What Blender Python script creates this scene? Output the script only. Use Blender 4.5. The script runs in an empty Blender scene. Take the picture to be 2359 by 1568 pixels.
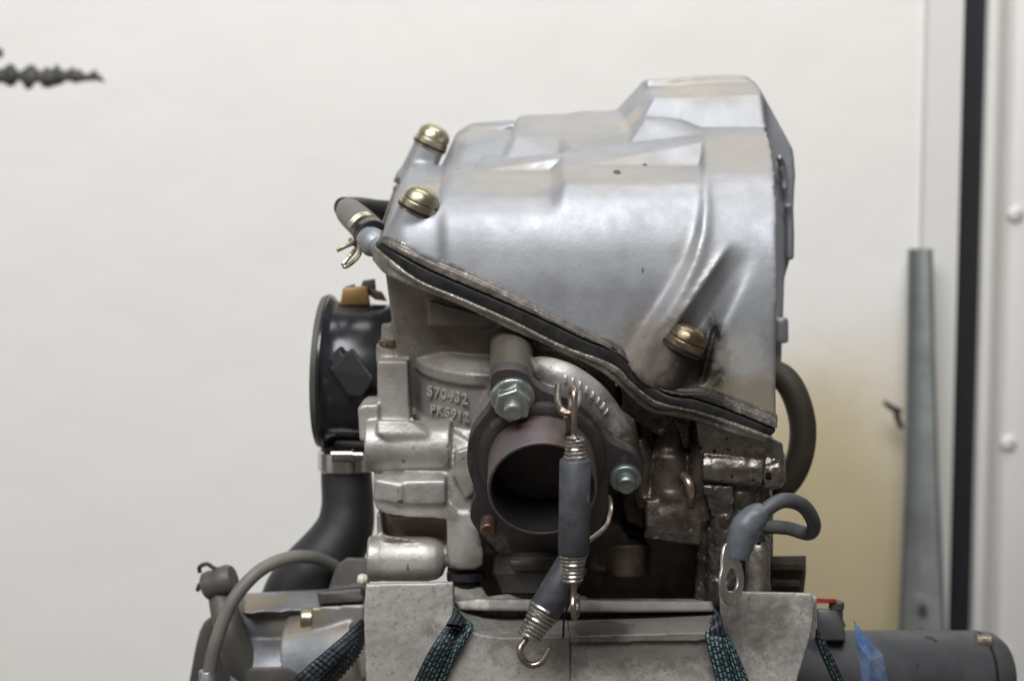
import bpy, bmesh, math, random
import numpy as np
from mathutils import Vector, Matrix
from mathutils import noise as mnoise
random.seed(7)
sc = bpy.context.scene
COL = sc.collection
# ---------------------------------------------------------------- camera (design unit: millimetre)
DIST = 700.0; PITCH = math.radians(5.5); SENS = 23.5; FRAME = 436.0
LENS = DIST/FRAME*SENS; FPX = 2358*LENS/SENS
FWD = Vector((0, math.cos(PITCH), -math.sin(PITCH))); UPV = Vector((0, math.sin(PITCH), math.cos(PITCH)))
CAM = -FWD*DIST
cd = bpy.data.cameras.new('camera'); cam = bpy.data.objects.new('camera', cd); COL.objects.link(cam)
cd.lens = LENS; cd.sensor_width = SENS; cd.clip_start = 0.01; cd.clip_end = 50
cam.location = CAM*0.001; cam.rotation_euler = (math.radians(90)-PITCH, 0, 0)
cd.dof.use_dof = True; cd.dof.focus_distance = 0.672; cd.dof.aperture_fstop = 4.8
sc.camera = cam
# ---------------------------------------------------------------- light
w = bpy.data.worlds.new('World'); sc.world = w; w.use_nodes = True
bg = w.node_tree.nodes['Background']; bg.inputs[0].default_value = (0.84, 0.76, 0.68, 1); bg.inputs[1].default_value = 0.14
def area(name, loc, target, sx, sy, power, col):
    ld = bpy.data.lights.new(name, 'AREA'); ld.shape = 'RECTANGLE'; ld.size = sx; ld.size_y = sy; ld.energy = power; ld.color = col
    o = bpy.data.objects.new(name, ld); COL.objects.link(o); o.location = Vector(loc)*0.001
    d = (Vector(target)-Vector(loc)).normalized(); o.rotation_euler = d.to_track_quat('-Z', 'Y').to_euler()
    return o
area('window_light', (-330, -1080, 1330), (0, 60, 20), 1.4, 0.75, 36.0, (0.955, 0.975, 1.0))
area('upper_wall_fill', (190, 60, 900), (230, 420, 300), 0.7, 0.2, 3.2, (1.0, 0.985, 0.965))  # added fill lamp out of view, brightening the upper wall
area('doorway_light', (-1300, -500, 250), (0, 0, 0), 0.7, 1.1, 1.5, (1.0, 0.96, 0.91))
sc.view_settings.view_transform = 'Standard'; sc.view_settings.look = 'None'
sc.view_settings.exposure = 0.22; sc.view_settings.gamma = 1.0
# ---------------------------------------------------------------- pixel ray -> point at a real depth
def ray(u, v): return (FWD*FPX + Vector((1, 0, 0))*(u-1179) + UPV*(784-v))
def P(u, v, y=0.0):
    d = ray(u, v); return CAM + d*((y-CAM.y)/d.y)
def PN(u, v, p0, n):
    d = ray(u, v); return CAM + d*((Vector(p0)-CAM).dot(n)/d.dot(n))
def S(px, y=0.0): return px*FRAME/2358*(DIST+y)/DIST
BK = Vector((0, 1, 0.21)).normalized(); UPE = Vector((0, -0.21, 1)).normalized(); YB = Vector((0, 1, 0)); X = Vector((1, 0, 0))
# ---------------------------------------------------------------- closed shapes: (verts, faces)
def hull(pts):
    bm = bmesh.new()
    for p in pts: bm.verts.new(p)
    r = bmesh.ops.convex_hull(bm, input=bm.verts)
    bmesh.ops.delete(bm, geom=list({g for g in r['geom_interior'] + r['geom_unused'] if isinstance(g, bmesh.types.BMVert)}), context='VERTS')
    bmesh.ops.recalc_face_normals(bm, faces=bm.faces)
    bm.verts.index_update()
    out = ([v.co.copy() for v in bm.verts], [[v.index for v in f.verts] for f in bm.faces]); bm.free(); return out
def H(*uvy): return hull([P(*p) for p in uvy])
def ext(pts, vec):
    n = len(pts); vs = list(pts) + [p+vec for p in pts]
    fs = [list(range(n))[::-1], list(range(n, 2*n))] + [[i, (i+1) % n, (i+1) % n+n, i+n] for i in range(n)]
    return vs, fs
def prism(uv, y, depth, d=YB): return ext([P(u, v, y) for u, v in uv], d*depth)
def prismN(uv, p0, n, depth): return ext([PN(u, v, p0, n) for u, v in uv], -n*depth)
def basis(a):
    a = a.normalized(); r = Vector((0, 0, 1)) if abs(a.z) < .9 else Vector((1, 0, 0))
    e1 = r.cross(a).normalized(); e2 = a.cross(e1).normalized(); return a, e1, e2
def lathe(p, a, prof, n=40, start=0.0):
    """prof: list of (t along a, radius); closed with caps unless radius 0"""
    a, e1, e2 = basis(a); vs = []; fs = []
    for t, r in prof:
        for k in range(n):
            th = start+2*math.pi*k/n; vs.append(p + a*t + (e1*math.cos(th)+e2*math.sin(th))*r)
    m = len(prof)
    for i in range(m-1):
        for k in range(n):
            fs.append([i*n+k, i*n+(k+1) % n, (i+1)*n+(k+1) % n, (i+1)*n+k])
    fs.append(list(range(n))[::-1]); fs.append([(m-1)*n+k for k in range(n)])
    return vs, fs
def ring(p, a, prof, n=48):
    """closed loop profile (tube with a bore)"""
    a, e1, e2 = basis(a); vs = []; fs = []; m = len(prof)
    for t, r in prof:
        for k in range(n):
            th = 2*math.pi*k/n; vs.append(p + a*t + (e1*math.cos(th)+e2*math.sin(th))*r)
    for i in range(m):
        j = (i+1) % m
        for k in range(n): fs.append([i*n+k, i*n+(k+1) % n, j*n+(k+1) % n, j*n+k])
    return vs, fs
def cyl(p0, p1, r0, r1=None, n=40):
    r1 = r0 if r1 is None else r1
    return lathe(p0, p1-p0, [(0, r0), ((p1-p0).length, r1)], n)
def spline(pts, k=8):
    pts = [Vector(p) for p in pts]; out = []
    q = [pts[0]*2-pts[1]] + pts + [pts[-1]*2-pts[-2]]
    for i in range(1, len(q)-2):
        for s in range(k):
            t = s/k; a, b, c, d = q[i-1], q[i], q[i+1], q[i+2]
            out.append(0.5*((2*b)+(c-a)*t+(2*a-5*b+4*c-d)*t*t+(3*b-3*c+d-a)*t**3))
    out.append(pts[-1]); return out
def tube(path, r, n=12, close=True):
    path = [Vector(p) for p in path]; m = len(path)
    rs = r if isinstance(r, (list, tuple)) else [r]*m
    if len(rs) != m: rs = [float(x) for x in np.interp(np.linspace(0, 1, m), np.linspace(0, 1, len(rs)), rs)]
    vs = []; fs = []; T0 = (path[1]-path[0]).normalized(); _, e1, e2 = basis(T0)
    for i in range(m):
        T = (path[min(i+1, m-1)]-path[max(i-1, 0)]).normalized()
        e1 = (e1-T*e1.dot(T)).normalized(); e2 = T.cross(e1)
        for k in range(n):
            th = 2*math.pi*k/n; vs.append(path[i]+(e1*math.cos(th)+e2*math.sin(th))*rs[i])
    for i in range(m-1):
        for k in range(n): fs.append([i*n+k, i*n+(k+1) % n, (i+1)*n+(k+1) % n, (i+1)*n+k])
    fs.append(list(range(n))[::-1]); fs.append([(m-1)*n+k for k in range(n)])
    return vs, fs
def ball(c, r, n=16):
    prof = [(-r*math.cos(math.pi*i/n), max(r*math.sin(math.pi*i/n), .01)) for i in range(n+1)]
    return lathe(c, Vector((0, 0, 1)), prof, 24)
def strip(top, bot, y0, depth, d=BK, k=5):
    """closed band between two image curves; same number of points"""
    a = spline([Vector((u, v, 0)) for u, v in top], k); b = spline([Vector((u, v, 0)) for u, v in bot], k)
    m = len(a); yy = y0 if callable(y0) else (lambda u: y0)
    vs = [P(p.x, p.y, yy(p.x)) for p in a]+[P(p.x, p.y, yy(p.x)) for p in b]
    vs += [p+d*depth for p in vs]; fs = []
    for i in range(m-1):
        fs += [[i, i+1, m+i+1, m+i], [2*m+i, 3*m+i, 3*m+i+1, 2*m+i+1], [i, 2*m+i, 2*m+i+1, i+1], [m+i, m+i+1, 3*m+i+1, 3*m+i]]
    fs += [[0, m, 3*m, 2*m], [m-1, 3*m-1, 4*m-1, 2*m-1]]
    return vs, fs
# ---------------------------------------------------------------- objects
def thing(name, label, cat, base, group=None, kind=None):
    o = bpy.data.objects.new(name, None); COL.objects.link(o); o.location = Vector(base)*0.001; o.empty_display_size = 0.01
    if label: o['label'] = label
    if cat: o['category'] = cat
    if group: o['group'] = group
    if kind: o['kind'] = kind
    return o
def origin_of(par):
    v = Vector((0, 0, 0))
    while par is not None: v = v+par.location; par = par.parent
    return v
def build(name, shapes, mat, parent=None, bevel=0.0, voxel=0.0, smooth=0, sm=True, label=None, seg=2, disp=None, auto=35):
    bm = bmesh.new(); org = origin_of(parent)
    for vs, fs in shapes:
        bv = [bm.verts.new(Vector(v)*0.001-org) for v in vs]
        for f in fs:
            try: bm.faces.new([bv[i] for i in f])
            except ValueError: pass
    bmesh.ops.recalc_face_normals(bm, faces=bm.faces)
    me = bpy.data.meshes.new(name); bm.to_mesh(me); bm.free()
    o = bpy.data.objects.new(name, me); COL.objects.link(o)
    if parent: o.parent = parent
    if voxel or bevel:
        if bevel:
            b = o.modifiers.new('b', 'BEVEL'); b.width = bevel*0.001; b.segments = seg; b.limit_method = 'ANGLE'; b.angle_limit = math.radians(28); b.harden_normals = False
        if voxel:
            r = o.modifiers.new('r', 'REMESH'); r.mode = 'VOXEL'; r.voxel_size = voxel*0.001; r.adaptivity = 0
            s = o.modifiers.new('s', 'SMOOTH'); s.factor = 0.5; s.iterations = smooth
        dg = bpy.context.evaluated_depsgraph_get(); me2 = bpy.data.meshes.new_from_object(o.evaluated_get(dg)); o.modifiers.clear(); o.data = me2; me2.name = name
        bpy.data.meshes.remove(me); me = me2
    if disp:
        n = len(me.vertices); co = np.empty(n*3, 'f'); me.vertices.foreach_get('co', co); co = co.reshape(-1, 3)
        nn = np.empty(n*3, 'f'); me.vertices.foreach_get('normal', nn); nn = nn.reshape(-1, 3)
        amt = np.array([disp(co[i]) for i in range(n)], 'f')*0.001
        me.vertices.foreach_set('co', (co+nn*amt[:, None]).ravel()); me.update()
    me.materials.clear(); me.materials.append(mat)
    if sm:
        me.polygons.foreach_set('use_smooth', [True]*len(me.polygons))
        if not voxel and auto: me.set_sharp_from_angle(angle=math.radians(auto))
    if label: o['label'] = label
    return o
def tag(o, label, cat, group=None, kind=None):
    if label: o['label'] = label
    if cat: o['category'] = cat
    if group: o['group'] = group
    if kind: o['kind'] = kind
    return o
# ---------------------------------------------------------------- materials
def mat(name, col, rough=0.5, metal=0.0, col2=None, nscale=60, amt=1.0, bump=0.0, bscale=900, speck=None, spk=(0.62, 0.70), sscale=450, rvar=0.0, spots=(), coat=0.0, spec=0.5, big=None):
    m = bpy.data.materials.new(name); m.use_nodes = True; nt = m.node_tree; N = nt.nodes; L = nt.links; b = N['Principled BSDF']
    pos = N.new('ShaderNodeNewGeometry').outputs['Position']
    def noise(scale, det=4, rg=0.6, dist=0.0):
        n = N.new('ShaderNodeTexNoise'); n.inputs['Scale'].default_value = scale; n.inputs['Detail'].default_value = det; n.inputs['Roughness'].default_value = rg
        n.inputs['Distortion'].default_value = dist
        L.new(pos, n.inputs['Vector']); return n.outputs['Fac']
    def mr(src, a, c, lo=0.0, hi=1.0):
        n = N.new('ShaderNodeMapRange'); n.inputs[1].default_value = a; n.inputs[2].default_value = c; n.inputs[3].default_value = lo; n.inputs[4].default_value = hi
        n.interpolation_type = 'SMOOTHSTEP'; L.new(src, n.inputs[0]); return n.outputs[0]
    def mix(fac, a, c):
        n = N.new('ShaderNodeMix'); n.data_type = 'RGBA'; L.new(fac, n.inputs[0])
        for k, s in ((6, a), (7, c)):
            if isinstance(s, tuple): n.inputs[k].default_value = (*s, 1)
            else: L.new(s, n.inputs[k])
        return n.outputs[2]
    def math_(op, a, c):
        n = N.new('ShaderNodeMath'); n.operation = op
        for k, s in ((0, a), (1, c)):
            if isinstance(s, (int, float)): n.inputs[k].default_value = s
            else: L.new(s, n.inputs[k])
        return n.outputs[0]
    c = tuple(col); rgh = None; met = None
    if col2: c = mix(mr(noise(nscale, 6, 0.62), 0.5-0.2*amt, 0.5+0.2*amt), c, tuple(col2))
    if big: c = mix(mr(noise(big[0], 3, .5, 1.0), 0.45, 0.65), c, tuple(big[1]))
    if speck: c = mix(mr(noise(sscale, 2, 0.5), spk[0], spk[1]), c, tuple(speck))
    fac_total = None
    for (p, r, sc_col, a, sq, *nz) in spots:
        sub = N.new('ShaderNodeVectorMath'); sub.operation = 'SUBTRACT'; L.new(pos, sub.inputs[0]); sub.inputs[1].default_value = tuple(Vector(p)*0.001)
        mul = N.new('ShaderNodeVectorMath'); mul.operation = 'MULTIPLY'; L.new(sub.outputs[0], mul.inputs[0]); mul.inputs[1].default_value = sq
        ln = N.new('ShaderNodeVectorMath'); ln.operation = 'LENGTH'; L.new(mul.outputs[0], ln.inputs[0])
        d = math_('DIVIDE', ln.outputs['Value'], r*0.001)
        d = math_('ADD', d, math_('MULTIPLY', math_('SUBTRACT', noise(nz[0] if nz else 110, 6, 0.7, .6), 0.5), nz[1] if nz else 1.5))
        f = mr(d, 1.25, 0.6, 0.0, a)
        c = mix(f, c, tuple(sc_col)); fac_total = f if fac_total is None else math_('MAXIMUM', fac_total, f)
    if isinstance(c, tuple): b.inputs['Base Color'].default_value = (*c, 1)
    else: L.new(c, b.inputs['Base Color'])
    b.inputs['Roughness'].default_value = rough; b.inputs['Metallic'].default_value = metal; b.inputs['Coat Weight'].default_value = coat
    b.inputs['Coat Roughness'].default_value = 0.15; b.inputs['Specular IOR Level'].default_value = spec
    if rvar: L.new(mr(noise(nscale*1.7, 5, .6), 0.3, 0.7, max(rough-rvar, .03), min(rough+rvar, 1)), b.inputs['Roughness'])
    if fac_total is not None and metal > 0: L.new(mr(fac_total, 0, 1, metal, metal*0.25), b.inputs['Metallic'])
    if bump:
        bp = N.new('ShaderNodeBump'); bp.inputs['Strength'].default_value = min(bump, 1); bp.inputs['Distance'].default_value = 0.0002*max(bump, 1)
        h = noise(bscale, 4, .6)
        if nscale and col2: h = math_('ADD', h, math_('MULTIPLY', noise(bscale*.28, 3, .5), .8))
        L.new(h, bp.inputs['Height']); L.new(bp.outputs[0], b.inputs['Normal'])
    return m
ALL = (1, 1, 1)
OIL = (0.020, 0.015, 0.011); GRIME = (0.16, 0.13, 0.10)
m_cover = mat('silver_cover_paint', (0.385, 0.395, 0.415), .53, .70, (0.325, 0.33, 0.345), 40, bump=.28, bscale=1500, rvar=.07,
  spots=[(P(1320, 285, 85), 22, (.33, .31, .28), .6, (.8, .5, 1.2)), (P(1640, 195, 95), 20, (.33, .30, .26), .8, (.8, .5, 1.5)), (P(1190, 412, 25), 16, (.33, .30, .26), .7, (.7, .5, 1.6)), (P(1710, 345, 30), 15, (.33, .30, .26), .75, (.8, .5, 1)), (P(1430, 395, 20), 20, (.33, .30, .26), .6, (.6, .5, 2.2)), (P(1090, 300, 90), 14, (.33, .30, .26), .6, ALL), (P(1600, 640, -14), 14, (.33, .31, .28), .5, (1.4, .4, .7)), (P(1500, 810, -10), 17, GRIME, .85, (1, .4, .9)), (P(1560, 860, -14), 17, (.10, .082, .065), .9, (1, .35, .9)), (P(1575, 925, -14), 15, (0.04, .03, .022), 1, (.8, .35, 1)), (P(1615, 885, -14), 15, OIL, 1, (1.0, .3, .7)), (P(1646, 815, -12), 10, OIL, 1, (1.9, .3, .6)), (P(1540, 800, -12), 5, (.09, .075, .06), .9, ALL), (P(1770, 900, -16), 9, (0.28, .23, .16), .55, (.6, .4, 1)),  # taupe patches on the top steps: dim reflections painted into the colour
         (P(1720, 935, -16), 16, (0.22, .18, .13), .8, (.7, .4, 1.3)), (P(1710, 820, -16), 11, (0.34, .32, .28), .6, ALL), (P(1421, 397, 18), 1.7, (.05, .04, .03), 1, (1, .4, 1)), (P(1485, 382, 28), 1.1, (.05, .05, .05), .9, ALL), (P(1055, 383, 50), 1.7, (.12, .11, .1), .9, ALL), (P(1372, 392, 18), 1.5, (.3, .28, .24), .8, ALL),
         (P(925, 508, 0), 3.2, (.14, .12, .1), .8, ALL), (P(1010, 420, 50), 9, (.36, .31, .25), .7, ALL), (P(1480, 623, -9), .9, (.08, .08, .08), .9, (1.5, 1, .6)), (P(1570, 200, 85), 10, (.42, .38, .31), .5, (.6, .6, 1)), (P(1455, 280, 80), 9, (.40, .35, .28), .65, ALL)])
m_lip = mat('cover_lip_worn', (0.25, 0.23, 0.205), .46, .65, (0.10, 0.085, 0.07), 170, 1.2, bump=.9, bscale=600, speck=(.44, .43, .41), spk=(.62, .76), sscale=300,
  spots=[(P(1570, 915, -12), 24, OIL, 1, (1, .3, 1)), (P(1440, 850, -12), 13, OIL, .6, ALL)])
m_rubber = mat('black_gasket_rubber', (0.007, 0.007, 0.009), .45, 0, (0.024, 0.022, 0.020), 140, bump=.5, bscale=500, rvar=.12, spec=.3)
m_head = mat('cast_aluminium', (0.52, 0.495, 0.465), .54, .7, (0.33, 0.305, 0.28), 55, bump=.75, bscale=620, speck=(0.18, .15, .13), spk=(.68, .75), sscale=210, rvar=.08,
  spots=[(P(1090, 770, 6), 24, (0.10, .08, .064), .9, (.75, .4, 1.3)), (P(920, 700, 6), 20, (0.17, .145, .12), .75, (1, .4, .6)), (P(1010, 905, 6), 20, (.20, .18, .16), .75, (.8, .4, 1)), (P(1340, 905, -24), 11, (.26, .25, .24), .7, (.8, .4, 1)), (P(955, 1215, 18), 12, (.20, .13, .09), .8, (.7, .6, 1.8)),  # dark spots under the rim and on the lobe top: shade painted in
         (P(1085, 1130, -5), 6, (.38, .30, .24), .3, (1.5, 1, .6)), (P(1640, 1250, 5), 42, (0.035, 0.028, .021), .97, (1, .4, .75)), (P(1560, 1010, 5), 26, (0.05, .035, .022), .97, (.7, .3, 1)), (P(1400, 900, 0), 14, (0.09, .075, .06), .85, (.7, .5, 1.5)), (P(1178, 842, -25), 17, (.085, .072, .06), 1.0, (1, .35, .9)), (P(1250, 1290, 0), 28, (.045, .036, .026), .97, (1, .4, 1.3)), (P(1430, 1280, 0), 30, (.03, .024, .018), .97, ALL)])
m_rim = mat('head_rim_aluminium', (0.40, 0.375, 0.34), .38, .8, (0.20, 0.17, 0.14), 150, 1.1, bump=1.0, bscale=500, speck=(.62, .61, .59), spk=(.62, .74), sscale=300, rvar=.10,
  spots=[(P(1520, 950, 0), 22, OIL, .93, (.8, .3, 1)), (P(1420, 900, -10), 8, (.07, .05, .04), .7, ALL)])
m_oily = mat('oily_cast_metal', (0.13, 0.115, 0.10), .30, .65, (0.035, 0.029, 0.024), 130, 1.1, bump=1.6, bscale=380, speck=(.30, .27, .24), spk=(.62, .74), sscale=260, rvar=.16)
m_wet = mat('wet_worn_aluminium', (0.30, 0.275, 0.25), .36, .9, (0.20, 0.17, 0.15), 170, bump=1.6, bscale=420, speck=(.04, .03, .03), spk=(.66, .7), sscale=200, rvar=.12)
m_case = mat('crankcase_casting', (0.50, 0.48, 0.445), .58, .35, (0.38, 0.36, 0.335), 75, bump=.6, bscale=900, speck=(0.30, .28, .26), spk=(.55, .74), sscale=600, rvar=.06,
  spots=[(P(990, 1480, -60), 12, (.30, .26, .22), .4, ALL), (P(1450, 1440, -30), 30, (.08, .07, .058), .75, (.4, .5, 1.6)), (P(1380, 1440, -30), 9, (.045, .035, .028), .85, (.7, .5, 1)), (P(1080, 1350, 0), 12, (.09, .07, .05), .6, ALL)])
m_cavity = mat('dark_cavity_metal', (0.12, 0.088, 0.062), .5, .35, (0.04, 0.03, 0.022), 90, bump=1.0, bscale=400)  # dark brown for the parts set back in the cavity
m_brass = mat('yellow_zinc_brass', (0.47, 0.43, 0.31), .32, .9, (0.33, 0.30, 0.20), 120, bump=.2, bscale=900, rvar=.08)
m_brassd = mat('oily_brass', (0.29, 0.225, 0.14), .34, .85, (0.09, 0.07, 0.05), 170, bump=.6, bscale=700, rvar=.12)
m_zinc = mat('zinc_plated_steel', (0.52, 0.56, 0.55), .32, .92, (0.36, 0.39, 0.37), 120, bump=.3, bscale=900, rvar=.1)
m_zincd = mat('dull_zinc', (0.30, 0.34, 0.33), .42, .85, (0.19, 0.21, 0.2), 150, bump=.4, bscale=900)
m_flange = mat('burnt_flange_steel', (0.080, 0.070, 0.066), .50, .5, (0.048, 0.044, 0.046), 45, bump=.5, bscale=900, speck=(.11, .085, .075), spk=(.6, .72), sscale=90)
m_stub = mat('heat_tinted_steel', (0.115, 0.102, 0.096), .52, .6, (0.14, 0.10, 0.09), 42, 1.0, bump=.6, bscale=900, speck=(.40, .36, .34), spk=(.71, .76), sscale=700, big=(26, (0.12, 0.12, 0.135)))
m_soot = mat('soot', (0.003, 0.003, 0.004), .6, .0, (0.010, 0.010, 0.013), 30)
m_rust = mat('rusty_stud', (0.22, 0.13, 0.10), .45, .7, (0.11, .065, .05), 200, bump=.7, bscale=800)
m_spring = mat('spring_steel', (0.46, 0.435, 0.40), .30, .92, (0.32, 0.295, 0.26), 140, bump=.2, bscale=900, rvar=.08)
m_wire = mat('tarnished_wire', (0.40, 0.36, 0.31), .30, .95, (0.27, 0.215, 0.17), 110, rvar=.08)
m_sleeve = mat('rubber_sleeve', (0.033, 0.036, 0.042), .50, 0, (0.068, 0.07, 0.075), 160, bump=.5, bscale=700, speck=(.13, .14, .15), spk=(.66, .72), sscale=150, rvar=.08, spec=.45)
m_black = mat('black_plastic', (0.012, 0.014, 0.018), .24, 0, (0.024, 0.025, 0.028), 35, bump=.15, bscale=500, rvar=.08)
m_blackm = mat('matt_black_rubber', (0.011, 0.012, 0.014), .5, 0, (0.022, 0.021, 0.020), 40, bump=.4, bscale=500)
m_dust = mat('dusty_black_plastic', (0.042, 0.041, 0.038), .5, 0, (0.09, 0.083, 0.07), 26, bump=.3, bscale=500)
m_hose = mat('grey_hose', (0.105, 0.10, 0.090), .55, 0, (0.15, 0.14, 0.125), 40, bump=.4, bscale=600, big=(20, (.19, .17, .145)))
m_hoseb = mat('brownish_black_hose', (0.030, 0.026, 0.019), .6, 0, (0.055, 0.043, 0.028), 40, bump=.3, bscale=500)
m_cable = mat('grey_cable_insulation', (0.050, 0.052, 0.054), .5, 0, (0.08, 0.082, 0.084), 120, bump=.5, bscale=600)
m_shrink = mat('grey_heat_shrink', (0.065, 0.078, 0.094), .42, 0, (0.11, 0.122, 0.135), 90, bump=.6, bscale=500)
m_tin = mat('tinned_terminal', (0.62, 0.61, 0.57), .40, .95, (0.40, 0.385, 0.36), 110, bump=.3, bscale=900)
m_blue = mat('bluish_aluminium', (0.31, 0.33, 0.355), .47, .6, (0.20, 0.20, 0.20), 45, bump=.4, bscale=700, big=(30, (.30, .25, .19)))
m_warm = mat('dusty_brown_metal', (0.11, 0.10, 0.092), .55, .4, (0.07, 0.063, 0.058), 60, bump=.5, bscale=600)
m_starter = mat('starter_black_paint', (0.055, 0.058, 0.064), .42, .3, (0.095, 0.095, 0.098), 30, bump=.3, bscale=600, speck=(.025, .025, .025), spk=(.68, .72), sscale=90)
m_red = mat('red_rubber', (0.42, 0.04, 0.025), .5); m_ivory = mat('ivory_plastic', (.62, .58, .46), .4)
m_bronze = mat('bronze_sensor', (0.34, 0.21, 0.08), .5, .5, (.25, .15, .06), 80, bump=.3)
m_shine = mat('polished_clamp', (0.72, 0.73, 0.75), .16, 1, (0.5, .48, .45), 60)
# painted steel wall, softly rippled
def wallmat(name, c1, c2, rip=1.0, rough=.38, yellow=False):
    m = mat(name, c1, rough, 0, c2, 1.6, 1.2, rvar=.0, spec=.5, spots=([(P(1960, 1400, 420), 150, (.66, .58, .44), .9, (1.1, .5, .8), 14, .35), (P(1850, 1400, 420), 84, (.50, .42, .26), .9, (1, .5, .5), 14, .3)] if yellow else ()))  # yellow spots: a reflection on the lower wall, painted into the colour
    nt = m.node_tree; N = nt.nodes; L = nt.links; b = N['Principled BSDF']; pos = N.new('ShaderNodeNewGeometry').outputs['Position']
    n1 = N.new('ShaderNodeTexNoise'); n1.inputs['Scale'].default_value = 11; n1.inputs['Detail'].default_value = 2; L.new(pos, n1.inputs['Vector'])
    n2 = N.new('ShaderNodeTexNoise'); n2.inputs['Scale'].default_value = 75; n2.inputs['Detail'].default_value = 3; L.new(pos, n2.inputs['Vector'])
    b1 = N.new('ShaderNodeBump'); b1.inputs['Strength'].default_value = .55*rip; b1.inputs['Distance'].default_value = .006; L.new(n1.outputs['Fac'], b1.inputs['Height'])
    b2 = N.new('ShaderNodeBump'); b2.inputs['Strength'].default_value = .35*rip; b2.inputs['Distance'].default_value = .0012; L.new(n2.outputs['Fac'], b2.inputs['Height']); L.new(b1.outputs[0], b2.inputs['Normal'])
    L.new(b2.outputs[0], b.inputs['Normal']); return m
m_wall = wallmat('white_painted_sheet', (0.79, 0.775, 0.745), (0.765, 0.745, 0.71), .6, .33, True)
m_wall2 = wallmat('white_painted_post', (0.71, 0.695, 0.665), (0.66, 0.645, 0.615), .3, .45)
m_gap = mat('black_rubber_seal', (0.010, 0.010, 0.013), .5)
m_galv = mat('galvanised_steel', (0.25, 0.265, 0.26), .45, .55, (0.31, 0.325, 0.32), 30, rvar=.08, bump=.3, bscale=300, speck=(.6, .63, .65), spk=(.70, .74), sscale=60)
m_mark = mat('black_paint_mark', (0.05, 0.05, 0.048), .6, 0, (.09, .085, .075), 60)
m_tape = mat('blue_tape', (0.06, 0.12, 0.27), .4, 0, (0.20, 0.25, 0.34), 120, bump=.5, bscale=150)
# ================================================================ background
WY = 420
def xw(u, y=WY): return P(u, 784, y).x
def box(x0, x1, y0, y1, z0, z1):
    return hull([Vector((x, y, z)) for x in (x0, x1) for y in (y0, y1) for z in (z0, z1)])
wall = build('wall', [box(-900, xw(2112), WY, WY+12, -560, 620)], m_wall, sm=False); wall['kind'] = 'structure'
strip_panel = build('side_panel', [box(xw(2112)+.6, xw(2203), WY+3, WY+14, -560, 620)], m_wall2, wall, sm=False)
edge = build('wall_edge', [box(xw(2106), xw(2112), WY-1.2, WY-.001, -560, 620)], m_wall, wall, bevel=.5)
gap = build('door_gap', [box(xw(2203)+.5, xw(2254), WY+4, WY+30, -560, 620)], m_gap, sm=False); gap['kind'] = 'structure'
post = thing('door_post', 'white ribbed steel door post with round painted rivets right of the black gap', 'door post', (xw(2300), WY, -300))
prof = [(2254, 34), (2254, 3), (2258, -3), (2266, -4), (2280, -3), (2286, -1), (2294, 13), (2306, 15), (2316, 8), (2324, 3), (2360, 1), (2480, 0), (2900, 0), (2900, 34)]
post_shape = ext([Vector((xw(u), WY+dy, -560)) for u, dy in prof], Vector((0, 0, 1180)))
build('post_profile', [post_shape], m_wall2, post, bevel=.8)
for (u, v) in ((2340, 493), (2323, 1020), (2311, 1505)):
    c = P(u, v, WY+2); s = 5.6
    build('rivet', [lathe(c, Vector((0, -1, 0)), [(-3, s), (0, s), (1.6, s*.9), (2.8, s*.6), (3.2, s*.1)], 20)], m_wall2, post)
    build('rivet_cap', [lathe(c+Vector((1, -2.9, 2)), Vector((0, -1, 0)), [(0, 2.6), (1, 2.1), (1.4, .3)], 14)], m_wall2, post)
# leaning galvanised channel
ga = thing('steel_channel', 'grey galvanised steel channel leaning upright against the white wall beside the black gap', 'metal strip', P(2120, 1560, 360))
def chan(v, l, r, y):
    return [P(l, v, y-5), P(l+5, v, y-7), P(l+11, v, y-1), P((l+r)/2, v, y+1), P(r-11, v, y-1), P(r-5, v, y-7), P(r, v, y-5), P(r, v, y+3), P((l+r)/2, v, y+4), P(l, v, y+3)]
secs = [chan(573, 2090, 2148, 405), chan(800, 2087, 2153, 398), chan(1100, 2082, 2163, 388), chan(1430, 2068, 2178, 376), chan(1750, 2055, 2190, 365)]
vs = [p for s in secs for p in s]; fs = [list(range(10)), list(range(40, 50))]
for i in range(4):
    for k in range(10): fs.append([i*10+k, i*10+(k+1) % 10, (i+1)*10+(k+1) % 10, (i+1)*10+k])
build('channel', [(vs, fs)], m_galv, ga, auto=50)
build('slot', [lathe(P(2203, 1405, 378-6), Vector((0, -1, 0)), [(0, 3.2), (1.3, 3.2)], 16)] if False else [cyl(P(2125, 1402, 376), P(2125, 1402, 373.5), 3.0, n=16), cyl(P(2123, 1462, 374), P(2123, 1462, 371.5), 3.6, n=16)], m_blackm, ga)
# dark ragged mark, upper left
rag = thing('paint_mark', 'ragged dark painted mark running out to a point on the white wall, upper left', 'mark', P(100, 180, WY))
def ragged(cx, cl, hw, seed):
    pts = []; random.seed(seed)
    return pts
top = [(-150, 150), (-60, 158), (-20, 160), (8, 158), (22, 146), (32, 150), (42, 166), (55, 160), (66, 150), (78, 150), (88, 162), (98, 164), (105, 154), (115, 158), (122, 160), (130, 146), (138, 158), (148, 164), (158, 162), (166, 152), (172, 162), (180, 160), (186, 160), (190, 168), (202, 172), (210, 166), (220, 160), (226, 172), (234, 176), (240, 186)]
bot = [(240, 192), (232, 186), (215, 184), (200, 186), (185, 187), (172, 192), (165, 186), (150, 186), (140, 194), (125, 197), (112, 202), (98, 200), (90, 188), (80, 190), (72, 204), (62, 206), (54, 196), (46, 184), (40, 186), (32, 198), (18, 198), (8, 190), (-20, 190), (-60, 195), (-150, 200)]
tp = [tuple(p) for p in top]; bp_ = [tuple(p) for p in bot]
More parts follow.
